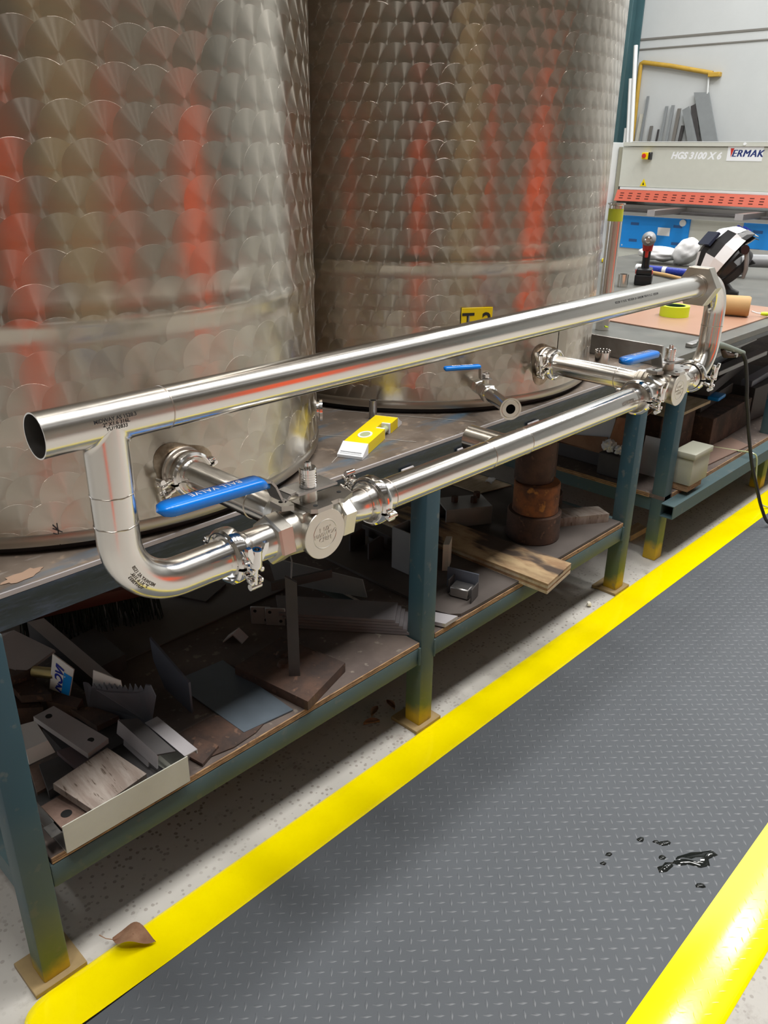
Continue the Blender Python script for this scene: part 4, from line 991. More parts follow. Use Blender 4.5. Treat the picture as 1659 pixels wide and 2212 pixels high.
def hs_(i, k):
    i0, k0 = min(int(i), 5), min(int(k), 5); fi, fk = i-i0, k-k0
    p = hv(i0, k0).lerp(hv(i0, k0+1), fk).lerp(hv(i0+1, k0).lerp(hv(i0+1, k0+1), fk), fi)
    n = (hv(i0, k0+1)-hv(i0, k0)).cross(hv(i0+1, k0)-hv(i0, k0)).normalized()
    if n.dot(p-HC) < 0: n = -n
    return p + n*0.006
for k_ in (1.55, 2.25, 2.95, 3.65, 4.3):
    b = B(); b.bm.faces.new([b.bm.verts.new(hs_(i, k)) for i, k in ((0.2, k_), (0.2, k_+0.42), (0.85, k_+0.42), (0.85, k_))])
    thick(b, 0.005).build('blue_stripe', 'cobalt_plastic', hm, smooth=False)
b = B()
rows_ = [[b.bm.verts.new(hP((rowsH[i][1]*0.86)*(1-0.55*c*c) - 0.035*abs(c)**3 - 0.012, rowsH[i][0]*0.95, rowsH[i][2]*0.95*c)) for c in cols] for i in range(7)]
for A, Bq in zip(rows_, rows_[1:]):
    for k in range(6): b.bm.faces.new((A[k], A[k+1], Bq[k+1], Bq[k]))
thick(b, 0.003).build('inner_lining', 'black_plastic', hm, ang=60)
def hring(nm, a, R, wd, mat, a0=0, a1=2*PI, tilt=0.0):
    b = B(); n = 30; rr = []
    for k in range(n+1):
        t_ = a0 + (a1-a0)*k/n
        c = hP(a + tilt*math.cos(t_), R*1.12*math.cos(t_), R*0.86*math.sin(t_)); c2 = hP(a + wd + tilt*math.cos(t_), R*1.12*math.cos(t_), R*0.86*math.sin(t_))
        rr.append((b.bm.verts.new(c), b.bm.verts.new(c2)))
    for p, q in zip(rr, rr[1:]): b.bm.faces.new((p[0], q[0], q[1], p[1]))
    return thick(b, 0.005).build(nm, mat, hm, ang=60)
hring('head_band', -0.105, 0.092, 0.036, 'black_rubber'); hring('crown_band', -0.150, 0.085, 0.026, 'black_rubber', 0.3, 2.9, -0.03); hring('sweat_band', -0.055, 0.098, 0.05, 'black_plastic', 2.0, 4.6)
b = B()
b.sweep([hP(-0.02, 0.06, -0.112), hP(-0.06, 0.03, -0.108), hP(-0.10, 0.0, -0.092), hP(-0.13, -0.03, -0.07)], [0.010, 0.011, 0.010, 0.008], 8)
b.build('ratchet_strap', 'grey_plastic', hm, ang=50)
for s_ in (-1, 1): B().cyl(hP(-0.01, 0.05, s_*0.098), hP(-0.01, 0.05, s_*0.126), 0.021, seg=18).build('pivot_knob', 'black_plastic', hm)
b = B(); b.sweep([hP(-0.12, -0.085, 0.02), hP(-0.165, -0.105, 0.0), hP(-0.19, -0.085, -0.03)], [0.020, 0.026, 0.012], 10); b.build('neck_pad', 'black_rubber', hm)
# angle grinder running out of frame
ag = thing('angle_grinder', 'grey angle grinder with red switch at the right frame edge', 'grinder', (4.75, 1.70, Z2))
B().sweep([(4.72, 1.80, Z2+0.085), (4.74, 1.76, Z2+0.088), (4.80, 1.62, Z2+0.09), (4.86, 1.46, Z2+0.09)], [0.026, 0.034, 0.035, 0.030], 22).build('motor_body', 'grey_plastic', ag)
B().box((4.79, 1.64, Z2+0.128), (0.035, 0.07, 0.016), rotz(-0.35), 0.006, 2).build('switch', 'red_plastic', ag)
B().lathe((4.715, 1.82, Z2+0.085), (0, 0, -1), [(-0.03, 0), (-0.03, 0.022), (0.02, 0.026), (0.045, 0.024), (0.045, 0.010), (0.060, 0.010), (0.060, 0)], 22).build('gear_head', 'grey_plastic', ag)
B().lathe((4.715, 1.82, Z2+0.021), (0, 0, -1), [(0, 0), (0, 0.058), (0.004, 0.058), (0.004, 0)], 36).build('disc', 'black_rubber', ag)
B().sweep([(4.72, 1.84, Z2+0.085), (4.69, 1.90, Z2+0.06), (4.68, 1.95, Z2+0.03)], [0.013, 0.015, 0.017], 12).build('side_handle', 'black_rubber', ag)
# earth clamp hooked over the bench edge, with its cable to the floor
cl = thing('welding_clamp', 'grey-green welding clamp gripping the far bench edge with thick black cable', 'clamp', (2.88, 1.10, 0.80))
B().sweep([(2.72, 1.13, 0.824), (2.76, 1.105, 0.824), (2.83, 1.09, 0.808), (2.92, 1.085, 0.782), (3.005, 1.08, 0.757)], [0.010, 0.012, 0.011, 0.010, 0.009], 12).build('upper_jaw', plain('clamp_green', (0.16, 0.19, 0.16), 0.4), cl)
B().sweep([(2.83, 1.09, 0.795), (2.86, 1.088, 0.772), (2.93, 1.085, 0.760), (2.98, 1.082, 0.754)], [0.006, 0.011, 0.009, 0.006], 10).build('lower_jaw', 'rusty_steel', cl)
B().cyl((2.925, 1.070, 0.763), (2.925, 1.098, 0.763), 0.008, seg=14).build('pivot', 'mill_steel', cl)
cb_ = [(2.975, 1.08, 0.764), (3.012, 1.075, 0.742), (3.040, 1.07, 0.690), (3.060, 1.062, 0.62), (3.071, 1.06, 0.581), (3.105, 1.055, 0.51), (3.13, 1.05, 0.444), (3.179, 1.03, 0.304), (3.235, 1.01, 0.19), (3.275, 0.985, 0.09), (3.30, 0.95, 0.028), (3.36, 0.88, 0.0195), (3.50, 0.72, 0.0195), (3.8, 0.62, 0.0195)]
def smooth_path(pts, n=5):
    pts = [V(p) for p in pts]; out = []
    for i in range(len(pts)-1):
        a, b_, c, d = pts[max(i-1, 0)], pts[i], pts[i+1], pts[min(i+2, len(pts)-1)]
        for k in range(n):
            t_ = k/n; out.append(0.5*((2*b_) + (c-a)*t_ + (2*a-5*b_+4*c-d)*t_*t_ + (3*b_-a-3*c+d)*t_**3))
    return out + [pts[-1]]
B().sweep(smooth_path(cb_), 0.0068, 12).build('cable', 'black_rubber', cl)
tag(B().sweep(smooth_path([(3.30, 1.42, 0.2665), (3.36, 1.28, 0.2665), (3.39, 1.18, 0.2670), (3.405, 1.110, 0.2680), (3.415, 1.090, 0.245), (3.43, 1.080, 0.15), (3.46, 1.06, 0.05), (3.50, 1.02, 0.0185), (3.62, 0.95, 0.0185), (3.9, 0.90, 0.0185)]), 0.0035, 8).build('clear_hose', 'vial_glass', origin=(3.44, 1.06, 0.1)), 'thin pale hose hanging over the far bench rail behind the black cable', 'hose')

# ================================================================ guillotine shear along the far wall
sh = thing('guillotine_shear', 'beige guillotine shear with red blade guard and blue panels by the far wall', 'machine', (9.4, 3.6, 0))
XF = 9.1
B().bx(XF, 9.75, 1.0, 5.012, 1.085, 1.505, 0.006).build('upper_beam', 'machine_beige', sh)
B().bx(XF-0.02, 9.75, 1.0, 5.00, 1.507, 1.548, 0.004).build('top_cover', 'machine_beige', sh)
B().bx(XF-0.012, XF+0.02, 1.0, 4.985, 1.058, 1.084, 0.002).build('lower_trim', 'machine_white', sh)
fr = B().bx(XF-0.30, 9.9, 5.075, 5.155, 0.0, 1.545, 0.004).build('side_frame', 'machine_white', sh)
for z in (1.40, 1.29, 1.20, 1.08, 0.98, 0.90): B().cyl((XF-0.301, 5.115, z), (XF-0.296, 5.115, z), 0.012, seg=12).build('bolt_hole', 'dark_hole', fr)
B().bx(XF-0.302, XF-0.299, 5.095, 5.140, 1.33, 1.37).build('pink_label', plain('label_pink', (0.62, 0.18, 0.34), 0.5), fr)
B().bx(XF+0.02, 9.8, 5.02, 5.07, 0.3, 1.50, 0.004).build('side_column', plain('column_olive', (0.30, 0.29, 0.22), 0.5), sh)
gd = B(); gd.prism([(XF-0.02, 1.0, 1.056), (XF-0.075, 1.0, 0.940), (XF-0.066, 1.0, 0.937), (XF-0.008, 1.0, 1.056)], (0, 4.005, 0)); gdo = gd.build('blade_guard', 'guard_red', sh, smooth=False)
sl_ = B()
for k in range(26):
    for r in range(3):
        y = 4.93 - k*0.105; z = 1.022 - r*0.026; x = XF - 0.02 - (1.056-z)*0.475 - 0.0015
        sl_.box((x, y, z), (0.004, 0.045, 0.0085))
so_ = sl_.build('guard_slots', 'guard_slot', gdo, smooth=False); so_['kind'] = 'stuff'
B().bx(XF-0.02, XF+0.5, 1.0, 5.01, 0.845, 0.905, 0.003).build('cutting_table', 'mill_steel', sh)
B().bx(XF-0.16, XF+0.10, 1.0, 4.96, 0.832, 0.858, 0.003).build('table_edge', 'dark_steel', sh)
B().bx(XF-0.03, XF+0.3, 1.0, 4.93, 0.785, 0.828, 0.003).build('apron', 'machine_white', sh)
B().bx(XF+0.01, 9.7, 1.0, 5.0, 0.28, 0.79, 0.003).build('lower_body', 'machine_beige', sh)
B().bx(XF+0.10, 9.7, 1.0, 4.9, 0.0, 0.28, 0.003).build('plinth', 'machine_white', sh)
for ya, yb in ((4.093, 4.90), (2.70, 3.51)):
    p_ = B().bx(XF-0.012, XF+0.012, ya, yb, 0.432, 0.812, 0.004).build('blue_panel', 'machine_blue', sh)
    for yy in (ya+0.03, (ya+yb)/2, yb-0.03):
        for zz in (0.46, 0.79): B().cyl((XF-0.0125, yy, zz), (XF-0.016, yy, zz), 0.008, seg=8).build('screw', 'machine_white', p_)
    for yy in (ya+0.13, yb-0.16):
        for zz in (0.52, 0.70): B().bx(XF-0.0135, XF-0.010, yy-0.05, yy+0.05, zz-0.015, zz+0.015).build('vent_louvre', plain('louvre_blue', (0.02, 0.10, 0.30), 0.5), p_)
for y0, y1, L_ in ((4.15, 4.23, 0.75), (3.30, 3.38, 0.6)):
    g = B().bx(XF-L_, XF+0.02, y0, y1, 0.842, 0.900, 0.003).build('support_arm', 'mill_steel', sh)
    B().bx(XF-L_-0.006, XF-L_, y0, y1, 0.842, 0.900).build('arm_end', 'pale_steel', g)
es = B().bx(XF-0.05, XF, 4.665, 4.745, 1.375, 1.445, 0.004).build('stop_box', 'level_yellow', sh)
B().bx(XF-0.052, XF, 4.640, 4.666, 1.372, 1.447, 0.003).build('stop_box_side', 'black_plastic', es)
B().lathe((XF-0.05, 4.708, 1.411), (-1, 0, 0), [(0, 0.014), (0.012, 0.014), (0.014, 0.024), (0.024, 0.022), (0.026, 0)], 18).build('stop_button', 'red_plastic', es)
tri = B().prism([(XF-0.002, 4.745, 1.100), (XF-0.002, 4.665, 1.100), (XF-0.002, 4.705, 1.178)], (-0.002, 0, 0)).build('warning_triangle', 'level_yellow', sh, smooth=False)
B().prism([(XF-0.0042, 4.716, 1.112), (XF-0.0042, 4.694, 1.112), (XF-0.0042, 4.700, 1.128), (XF-0.0042, 4.704, 1.146), (XF-0.0042, 4.712, 1.130)], (-0.0006, 0, 0)).build('warning_mark', 'black_print', tri, smooth=False)
B().bx(XF-0.016, XF-0.012, 4.306, 4.452, 0.595, 0.680).build('notice', 'white_plastic', sh, smooth=False)
B().cyl((XF-0.012, 4.167, 0.742), (XF-0.030, 4.167, 0.742), 0.036, seg=24).build('gauge', 'machine_white', sh)
lb = B().bx(XF-0.003, XF, 3.448, 3.812, 1.372, 1.510).build('maker_plate', 'white_plastic', sh, smooth=False)
plain('navy_print', (0.012, 0.03, 0.16), 0.5)
for k in range(3):
    text('ERMAK', 0.094, flatmap((XF-0.003, 3.609-0.004*k, 1.441), (0, -1, 0.0), (0, 0, 1), 0.0004+0.0002*k), 'navy_print', lb, 'maker_lettering', shear=0.25, spacing=1.10)
B().prism([(XF-0.0036, 3.782, 1.492), (XF-0.0036, 3.744, 1.492), (XF-0.0036, 3.770, 1.405)], (-0.0006, 0, 0)).build('maker_mark', 'red_plastic', lb, smooth=False)
text('HGS 3100 X 6', 0.092, flatmap((XF, 4.150, 1.415), (0, -1, 0.0), (0, 0, 1)), 'white_print', sh, 'model_lettering', shear=0.28, bold=0.004, spacing=1.0)
B().bx(XF-0.022, XF-0.018, 1.0, 4.9, 1.549, 1.556).build('cover_edge', 'machine_white', sh)
B().cyl((XF-0.001, 3.638, 1.532), (XF-0.03, 3.638, 1.532), 0.014, seg=12).build('indicator', 'white_plastic', sh)
# stock leaning on the wall behind the shear
def lean(name, pts, th, mat, label, cat='offcut', grp=None):
    """flat length standing on the floor and leaning on the wall; pts run round its face"""
    b = B().prism(pts, (-th, 0, 0)); c = sum((V(p) for p in pts), V())/len(pts)
    return tag(b.build(name, mat, origin=(c.x, c.y, 0), smooth=False), label, cat, grp)
def bar(name, y0, y1, z1, wd, mat, label, x0=10.25, cat='offcut', grp='offcuts leaning behind the shear'):
    return lean(name, [(x0, y0-wd/2, 0), (x0, y0+wd/2, 0), (10.585, y1+wd/2, z1), (10.585, y1-wd/2, z1)], 0.012, mat, label, cat, grp)
jb = thing('wall_jib', 'yellow bent pipe bracket running down and across the grey wall', 'pipe', (10.55, 5.3, 0))
B().sweep([(10.56, 5.69, 0.0), (10.56, 5.695, 1.6), (10.56, 5.705, 2.44), (10.56, 5.70, 2.465), (10.56, 5.675, 2.478), (10.56, 5.3, 2.42), (10.56, 4.76, 2.315)], 0.026, 10).build('bent_pipe', 'jib_yellow', jb)
B().bx(10.52, 10.60, 4.66, 4.80, 2.275, 2.325, 0.006).build('end_bracket', 'jib_yellow', jb)
B().cyl((10.56, 4.80, 2.28), (10.56, 4.785, 2.10), 0.012, seg=8).build('hanger_rod', 'machine_white', jb)
def rod(y0, y1, z1, r, lab, x0=10.15):
    tag(B().cyl((x0, y0, 0.0), (10.245, y1, z1), r, seg=12).build('plastic_tube', 'white_tube', origin=(x0, y0, 0)), lab, 'tube', 'white tubes leaning in the corner')
rod(5.35, 5.63, 2.634, 0.025, 'tallest white tube leaning beside the teal column')
rod(5.40, 5.646, 2.278, 0.024, 'middle white tube leaning against the teal column')
rod(5.55, 5.63, 1.727, 0.020, 'shortest white tube beside the teal column')
lean('sheet_offcut', [(10.25, 3.82, 0), (10.25, 4.04, 0), (10.575, 4.955, 2.12), (10.575, 4.770, 2.115)], 0.02, 'offcut_grey', 'widest grey sheet offcut leaning on the wall, right of the others', grp='offcuts leaning behind the shear')
for y0, y1, z1, wd, m, lab in ((5.26, 5.29, 1.98, 0.035, 'offcut_grey', 'slim grey bar, left one of the close pair in the middle of the wall'),
                               (5.17, 5.21, 1.99, 0.038, 'offcut_grey', 'slim grey bar with square top, right one of the close pair'),
                               (5.09, 5.12, 1.95, 0.045, 'mill_steel', 'bright steel flat leaning left of the slanting dark sheet'),
                               (5.50, 5.56, 2.10, 0.030, 'offcut_grey', 'thin grey strip leaning just right of the yellow pipe'),
                               (5.57, 5.615, 1.90, 0.045, 'offcut_pale', 'cream strip leaning beside the yellow pipe'),
                               (5.42, 5.46, 1.76, 0.040, 'mill_steel', 'short steel strip right of the cream strip'),
                               (5.345, 5.36, 1.72, 0.020, 'dark_steel', 'thin dark rod standing alone between the strips'),
                               (5.035, 5.045, 1.76, 0.040, 'dark_steel', 'short dark flat beside the bright steel flat')):
    bar('steel_strip', y0, y1, z1, wd, m, lab)
lean('sheet_offcut', [(10.20, 3.98, 0.0), (10.20, 4.20, 0.0), (10.545, 5.06, 1.93), (10.545, 4.98, 1.97)], 0.015, 'offcut_grey', 'narrow grey sheet offcut slanting steeply left of the widest one', grp='offcuts leaning behind the shear')
lean('sheet_offcut', [(10.24, 4.20, 0.0), (10.24, 4.32, 0.0), (10.560, 4.965, 1.97), (10.560, 4.90, 2.0)], 0.015, 'dark_steel', 'dark folded sheet offcut slanting behind the widest one', grp='offcuts leaning behind the shear')

# ================================================================ scrap and stock on the near shelf
SZ = 0.272
def plate(name, pts, th, mat, label, cat='steel plate', grp=None, holes=(), hr=0.006):
    b = B().plate(pts, th); c = sum((V(p) for p in pts), V())/len(pts)
    o = tag(b.build(name, mat, origin=(c.x, c.y, min(p[2] for p in pts)-th), smooth=False), label, cat, grp)
    if holes:
        P = [V(p) for p in pts]; n = (P[1]-P[0]).cross(P[2]-P[0]).normalized(); n = n if n.z > 0 else -n
        for h in holes:
            q = V(h); q = q - n*(q-P[0]).dot(n)
            B().cyl(q - n*th*0.5, q + n*0.0004, hr, seg=16).build('bolt_hole', 'dark_hole', o)
    return o
plate('steel_plate', [(0.541-0.03, 1.704, 0.40), (0.563, 1.678, 0.41), (0.602, 1.568, 0.39), (0.525, 1.560, 0.372), (0.500, 1.605, 0.38), (0.470, 1.68, 0.39)], 0.008, 'pale_steel', 'five-sided pale plate lying on top of the scrap behind the near leg')
# supports under the heap so nothing hangs in the air
plate('steel_block', [(0.43, 1.56, 0.374), (0.55, 1.56, 0.374), (0.55, 1.74, 0.382), (0.43, 1.74, 0.382)], 0.10, 'rusty_steel', 'rusty steel block under the five-sided pale plate', 'steel block')
la = thing('angle_bar', 'long steel angle bar leaning across the scrap, towards the back', 'steel angle', (0.64, 1.6, SZ))
b = B().plate([(0.614, 1.735, 0.384), (0.640, 1.470, 0.335), (0.676, 1.455, 0.335), (0.650, 1.725, 0.384)], 0.004); b.build('top_flange', 'pale_steel', la, smooth=False)
B().prism([(0.614, 1.735, 0.384), (0.640, 1.470, 0.335), (0.640, 1.470, 0.272), (0.614, 1.735, 0.330)], (0.004, 0, 0)).build('side_flange', 'dark_steel', la, smooth=False)
plate('steel_block', [(0.685, 1.548, 0.312), (0.757, 1.555, 0.312), (0.763, 1.715, 0.312), (0.690, 1.705, 0.312)], 0.039, 'dark_steel', 'long dark steel block on the shelf behind the serrated sheet', 'steel block')
br = thing('broom_head', 'dark red broom head with green bristles at the back of the shelf', 'broom', (0.80, 1.80, SZ))
B().box((0.80, 1.80, 0.355), (0.36, 0.075, 0.035), rotz(-0.33), 0.006, 2).build('stock', 'broom_red', br)
b = B(); rd = random.Random(11)
for k in range(60):
    for r in range(4):
        s_ = -0.165 + 0.33*k/59; t_ = -0.027 + 0.018*r
        p = V((0.80, 1.80, 0)) + rotz(-0.33) @ V((s_, t_, 0)); q = p + rotz(-0.33) @ V((rd.uniform(-.012, .012), t_*0.5 - 0.02 + rd.uniform(-.01, .01), 0))
        b.cyl((p.x, p.y, 0.339), (q.x, q.y, SZ+0.001), 0.0022, 0.0014, 4)
bo = b.build('bristles', 'bristle_green', br); bo['kind'] = 'stuff'
ld = thing('blue_lid_can', 'blue and white round tin just showing below the front rail', 'tin', (0.740, 1.905, SZ))
B().lathe((0.740, 1.905, SZ+0.0005), (0, 0, 1), [(0, 0), (0, 0.030), (0.03, 0.030), (0.03, 0)], 28).build('can', 'cobalt_plastic', ld)
B().lathe((0.740, 1.905, SZ+0.0305), (0, 0, 1), [(0, 0.0315), (0.006, 0.0315), (0.006, 0.026), (0.002, 0.025), (0.002, 0)], 28).build('lid', 'machine_blue', ld)
plate('label_card', [(0.569, 1.493, 0.432), (0.586, 1.440, 0.410), (0.580, 1.472, 0.330), (0.560, 1.520, 0.335)], 0.0025, 'paper_white', 'white and blue torn sign scrap with letters, stuck upright in the scrap', 'sign scrap')
P0, P1, P2, P3 = V((0.569, 1.493, 0.432)), V((0.586, 1.440, 0.410)), V((0.580, 1.472, 0.330)), V((0.560, 1.520, 0.335))
nn = (P1-P0).cross(P3-P0).normalized(); nn = -nn if nn.y > 0 else nn; CT = 0.0027
lc = bpy.data.objects['label_card']; up_ = (P0+P1-P2-P3).normalized(); rt = (P1-P0); rt = (rt - up_*rt.dot(up_)).normalized()
def qd(u0, u1, v0, v1, d=0.0008):
    f_ = lambda u, v: (P3.lerp(P2, u)).lerp(P0.lerp(P1, u), v) + nn*(d + CT)
    return [f_(u0, v0), f_(u1, v0), f_(u1, v1), f_(u0, v1)]
b = B(); b.prism(qd(0.62, 1.0, 0.02, 0.72), nn*0.0003); b.build('blue_stripe', 'machine_blue', lc, smooth=False)
text('NOVI', 0.030, flatmap((P0+P1+P2+P3)/4 - rt*0.004 - up_*0.008 + nn*(0.0012 + CT), up_, -rt if up_.cross(-rt).dot(nn) > 0 else rt, 0.0), 'cobalt_plastic', lc, 'sign_lettering', bold=0.0012, shear=0.2)
# serrated sheet and the white card behind its teeth
def serrated():
    t = thing('serrated_sheet', 'blue-grey steel sheet with torn saw-tooth top edge, standing in the scrap', 'steel sheet', (0.63, 1.36, 0.30))
    a, bq, c, d = V((0.580, 1.396, 0.400)), V((0.671, 1.288, 0.402)), V((0.661, 1.288, 0.306)), V((0.592, 1.420, 0.315))
    top = []; rd = random.Random(4)
    for k in range(27):
        u = k/26; p = a.lerp(bq, u)
        if 2 <= k <= 24: p = p + V((0, 0, (-0.010 - rd.uniform(0, .008)) if k % 2 else rd.uniform(-.004, .003)))
        top.append(p)
    pts = top + [V((0.676, 1.281, 0.375)), c, V((0.634, 1.350, 0.300)), d]
    n = (bq-a).cross(d-a).normalized()
    B().prism(pts, n*0.003).build('sheet', 'blade_blue', t, smooth=False)
    return n
sn_ = serrated()
plate('white_card', [(0.604, 1.3905, 0.424), (0.632, 1.334, 0.412), (0.640, 1.345, 0.36), (0.604, 1.41, 0.365)], 0.0015, 'paper_white', 'white plastic card behind the saw-tooth edge of the blue-grey sheet', 'card')
plate('steel_plate', [(0.771, 1.448, 0.402), (0.759, 1.281, 0.370), (0.770, 1.300, SZ+0.003), (0.777, 1.417, SZ+0.006), (0.775, 1.45, 0.34)], 0.005, 'blade_blue', 'blue-grey plate standing on edge beside the flat blue-grey sheet')
plate('steel_plate', [(0.800, 1.430, SZ+0.0034), (0.934, 1.419, SZ+0.0034), (0.929, 1.152, SZ+0.0034), (0.806, 1.167, SZ+0.0034)], 0.003, 'blue_steel', 'flat blue-grey steel sheet lying near the shelf edge')
ps = thing('post_stand', 'upright rusty flat post welded to a thick square base plate', 'stand', (1.02, 1.25, SZ))
B().plate([(1.113, 1.178, 0.297), (0.952, 1.128, 0.297), (0.920, 1.350, 0.297), (1.079, 1.372, 0.297)], 0.0245).build('base_plate', 'rusty_steel', ps, smooth=False)
B().prism([(0.984, 1.230, 0.297), (1.003, 1.213, 0.297), (1.003, 1.213, 0.540), (0.984, 1.230, 0.556)], (0.006, 0.007, 0)).build('post', 'dark_steel', ps, smooth=False)
for x, y in ((1.03, 1.31), (1.005, 1.275)): B().lathe((x, y, 0.297), (0, 0, 1), [(0, 0.016), (0.008, 0.012), (0.012, 0)], 14).build('weld_lump', 'rusty_steel', ps)
B().sweep([(0.998, 1.226, 0.545), (1.03, 1.26, 0.568), (1.055, 1.30, 0.575), (1.10, 1.33, 0.55)], 0.0016, 6).build('wire', 'pale_steel', ps)
plate('floor_strip', [(0.74, 1.583, SZ+0.004), (1.262, 1.585, SZ+0.004), (1.262, 1.78, SZ+0.004), (0.74, 1.78, SZ+0.004)], 0.0035, plain('dusty_sheet', (0.12, 0.11, 0.105), 0.7, var=0.25), 'dusty flat steel strip along the back of the near shelf')
plate('steel_plate', [(1.019, 1.77, SZ+0.010), (1.063, 1.673, SZ+0.010), (1.160, 1.715, SZ+0.010), (1.11, 1.84, SZ+0.010)], 0.005, 'dark_steel', 'dark diamond-lying plate on the dusty strip at the back of the shelf')
# stack of flat bars
for k in range(5):
    z = SZ + 0.0085 + 0.0087*k; d = 0.010*(4-k); dv_ = V((0.58, -0.72, 0)).normalized()*d
    q = [V(p) + dv_ for p in ((1.182, 1.519, z), (1.384, 1.261, z), (1.314, 1.205, z), (1.128, 1.441, z))]
    plate('flat_bar', [tuple(p) for p in q], 0.0075, 'bar_grey', ('bottom', 'second from bottom', 'middle', 'second from top', 'topmost')[k] + ' flat bar of the five stacked by the middle leg', 'steel bar', 'flat bars stacked by the middle leg')
def cleat(x, y, z, a, lab):
    m_ = rotz(a)
    t_ = tag(B().box((x, y, z+0.026), (0.052, 0.005, 0.052), m_, 0.0015).build('drilled_cleat', 'sheet_zinc', origin=(x, y, z)), lab, 'bracket', 'drilled cleats by the flat bars')
    for s1_, s2_2 in ((-0.014, 0.014), (0.014, -0.012)):
        p = V((x, y, z+0.026+s2_2)) + m_ @ V((s1_, -0.0027, 0)); B().cyl(p, p + m_ @ V((0, -0.0006, 0)), 0.0045, seg=12).build('bolt_hole', 'dark_hole', t_)
cleat(1.105, 1.487, SZ+0.001, -0.85, 'left drilled cleat, standing free of the flat bars'); cleat(1.128, 1.455, SZ+0.001, -0.85, 'right drilled cleat, touching the flat bar ends')
b = B(); b.plate([(0.982, 1.486, SZ+0.003), (1.000, 1.466, SZ+0.026), (1.030, 1.480, SZ+0.026), (1.012, 1.502, SZ+0.003)], 0.003); b.plate([(1.000, 1.466, SZ+0.026), (1.012, 1.444, SZ+0.003), (1.042, 1.458, SZ+0.003), (1.030, 1.480, SZ+0.026)], 0.003)
tag(b.build('angle_clip', 'pale_steel', origin=(1.01, 1.47, SZ), smooth=False), 'small folded angle clip lying alone on the shelf', 'bracket')
tag(B().prism([(1.165, 1.515, 0.335), (1.315, 1.440, 0.348), (1.315, 1.440, 0.372), (1.165, 1.515, 0.360)], (0.004, 0.008, 0)).build('flat_bar', 'dark_steel', origin=(1.24, 1.48, 0.32), smooth=False), 'dark flat bar resting on edge on the stack, against the pale gusset', 'steel bar')
b = B(); b.plate([(1.270, 1.66, SZ+0.075), (1.390, 1.40, SZ+0.055), (1.393, 1.385, SZ+0.004), (1.335, 1.50, SZ+0.003), (1.275, 1.64, SZ+0.003)], 0.005)
tag(b.build('gusset_plate', 'sheet_zinc', origin=(1.33, 1.5, SZ), smooth=False), 'pale pointed gusset plate standing behind the flat bars', 'steel plate')
plate('steel_sheet', [(0.670, 1.262, SZ+0.0024), (0.795, 1.262, SZ+0.0024), (0.865, 1.165, SZ+0.0024), (0.825, 1.150, SZ+0.0024), (0.764, 1.145, SZ+0.0024), (0.700, 1.158, SZ+0.0024)], 0.002, 'rusty_steel', 'thin brown sheet with cut corner, under the flat blue-grey sheet', 'steel sheet')
plate('steel_plate', [(0.679, 1.179, SZ+0.0085), (0.685, 1.142, SZ+0.0085), (0.740, 1.165, SZ+0.0085), (0.725, 1.223, SZ+0.0085)], 0.006, 'rusty_steel', 'small brown plate beside the right end of the beige tray')
# the beige folded tray and what lies in it
ty_ = thing('folded_tray', 'beige folded steel tray full of scrap at the near shelf edge', 'tray', (0.52, 1.2, SZ))
b = B()
b.bx(0.392, 0.645, 1.1265, 1.1285, 0.2725, 0.333); b.build('front_wall', 'tray_paint', ty_, smooth=False)
B().bx(0.392, 0.645, 1.1285, 1.36, 0.2725, 0.2745).build('base', 'tray_paint', ty_, smooth=False)
B().bx(0.392, 0.394, 1.1285, 1.24, 0.2745, 0.318).build('left_wall', 'mill_steel', ty_, smooth=False)
B().bx(0.643, 0.645, 1.1285, 1.275, 0.2745, 0.329).build('right_wall', 'mill_steel', ty_, smooth=False)
B().bx(0.643, 0.672, 1.134, 1.278, 0.328, 0.330).build('right_lip', 'pale_steel', ty_, smooth=False)
B().bx(0.670, 0.672, 1.134, 1.278, 0.320, 0.328).build('right_lip_return', 'pale_steel', ty_, smooth=False)
B().bx(0.374, 0.394, 1.134, 1.165, 0.316, 0.318).build('left_lip', 'mill_steel', ty_, smooth=False)
TZ = 0.2755
plate('steel_plate', [(0.40, 1.235, 0.302), (0.450, 1.238, 0.302), (0.470, 1.140, 0.302), (0.402, 1.140, 0.302)], 0.010, 'copper_offcut', 'small copper-brown plate with a large hole, left inside the tray', holes=((0.424, 1.185, 0.302),), hr=0.010)
plate('steel_block', [(0.40, 1.34, 0.291), (0.60, 1.34, 0.291), (0.62, 1.145, 0.291), (0.40, 1.14, 0.291)], 0.0155, 'dark_steel', 'dark thick plate lying at the bottom of the tray', 'steel plate')
plate('steel_plate', [(0.429, 1.236, 0.336), (0.548, 1.256, 0.336), (0.570, 1.152, 0.322), (0.454, 1.134, 0.322)], 0.016, 'brushed_rusty', 'scratched light brown plate tilted in the tray against its front wall')
plate('steel_plate', [(0.479, 1.416, 0.361), (0.523, 1.420, 0.361), (0.560, 1.271, 0.343), (0.510, 1.258, 0.343)], 0.013, 'pale_steel', 'grey bar with two bolt holes lying across the scrap heap', holes=((0.502, 1.398, 0.361), (0.532, 1.288, 0.343)), hr=0.0065)
b = B().plate([(0.447, 1.408, 0.362), (0.475, 1.399, 0.362), (0.470, 1.338, 0.352), (0.428, 1.340, 0.352)], 0.003); b.prism([(0.470, 1.338, 0.352), (0.428, 1.340, 0.352), (0.425, 1.328, 0.326), (0.476, 1.327, 0.326)], (0, 0.003, 0))
tag(b.build('folded_sheet', 'paper_white', origin=(0.45, 1.36, 0.33), smooth=False), 'white folded sheet scrap beside the near leg', 'sheet scrap')
fc = thing('folded_channel', 'bent channel with rusty top and pale side, right in the tray', 'channel', (0.61, 1.22, 0.30))
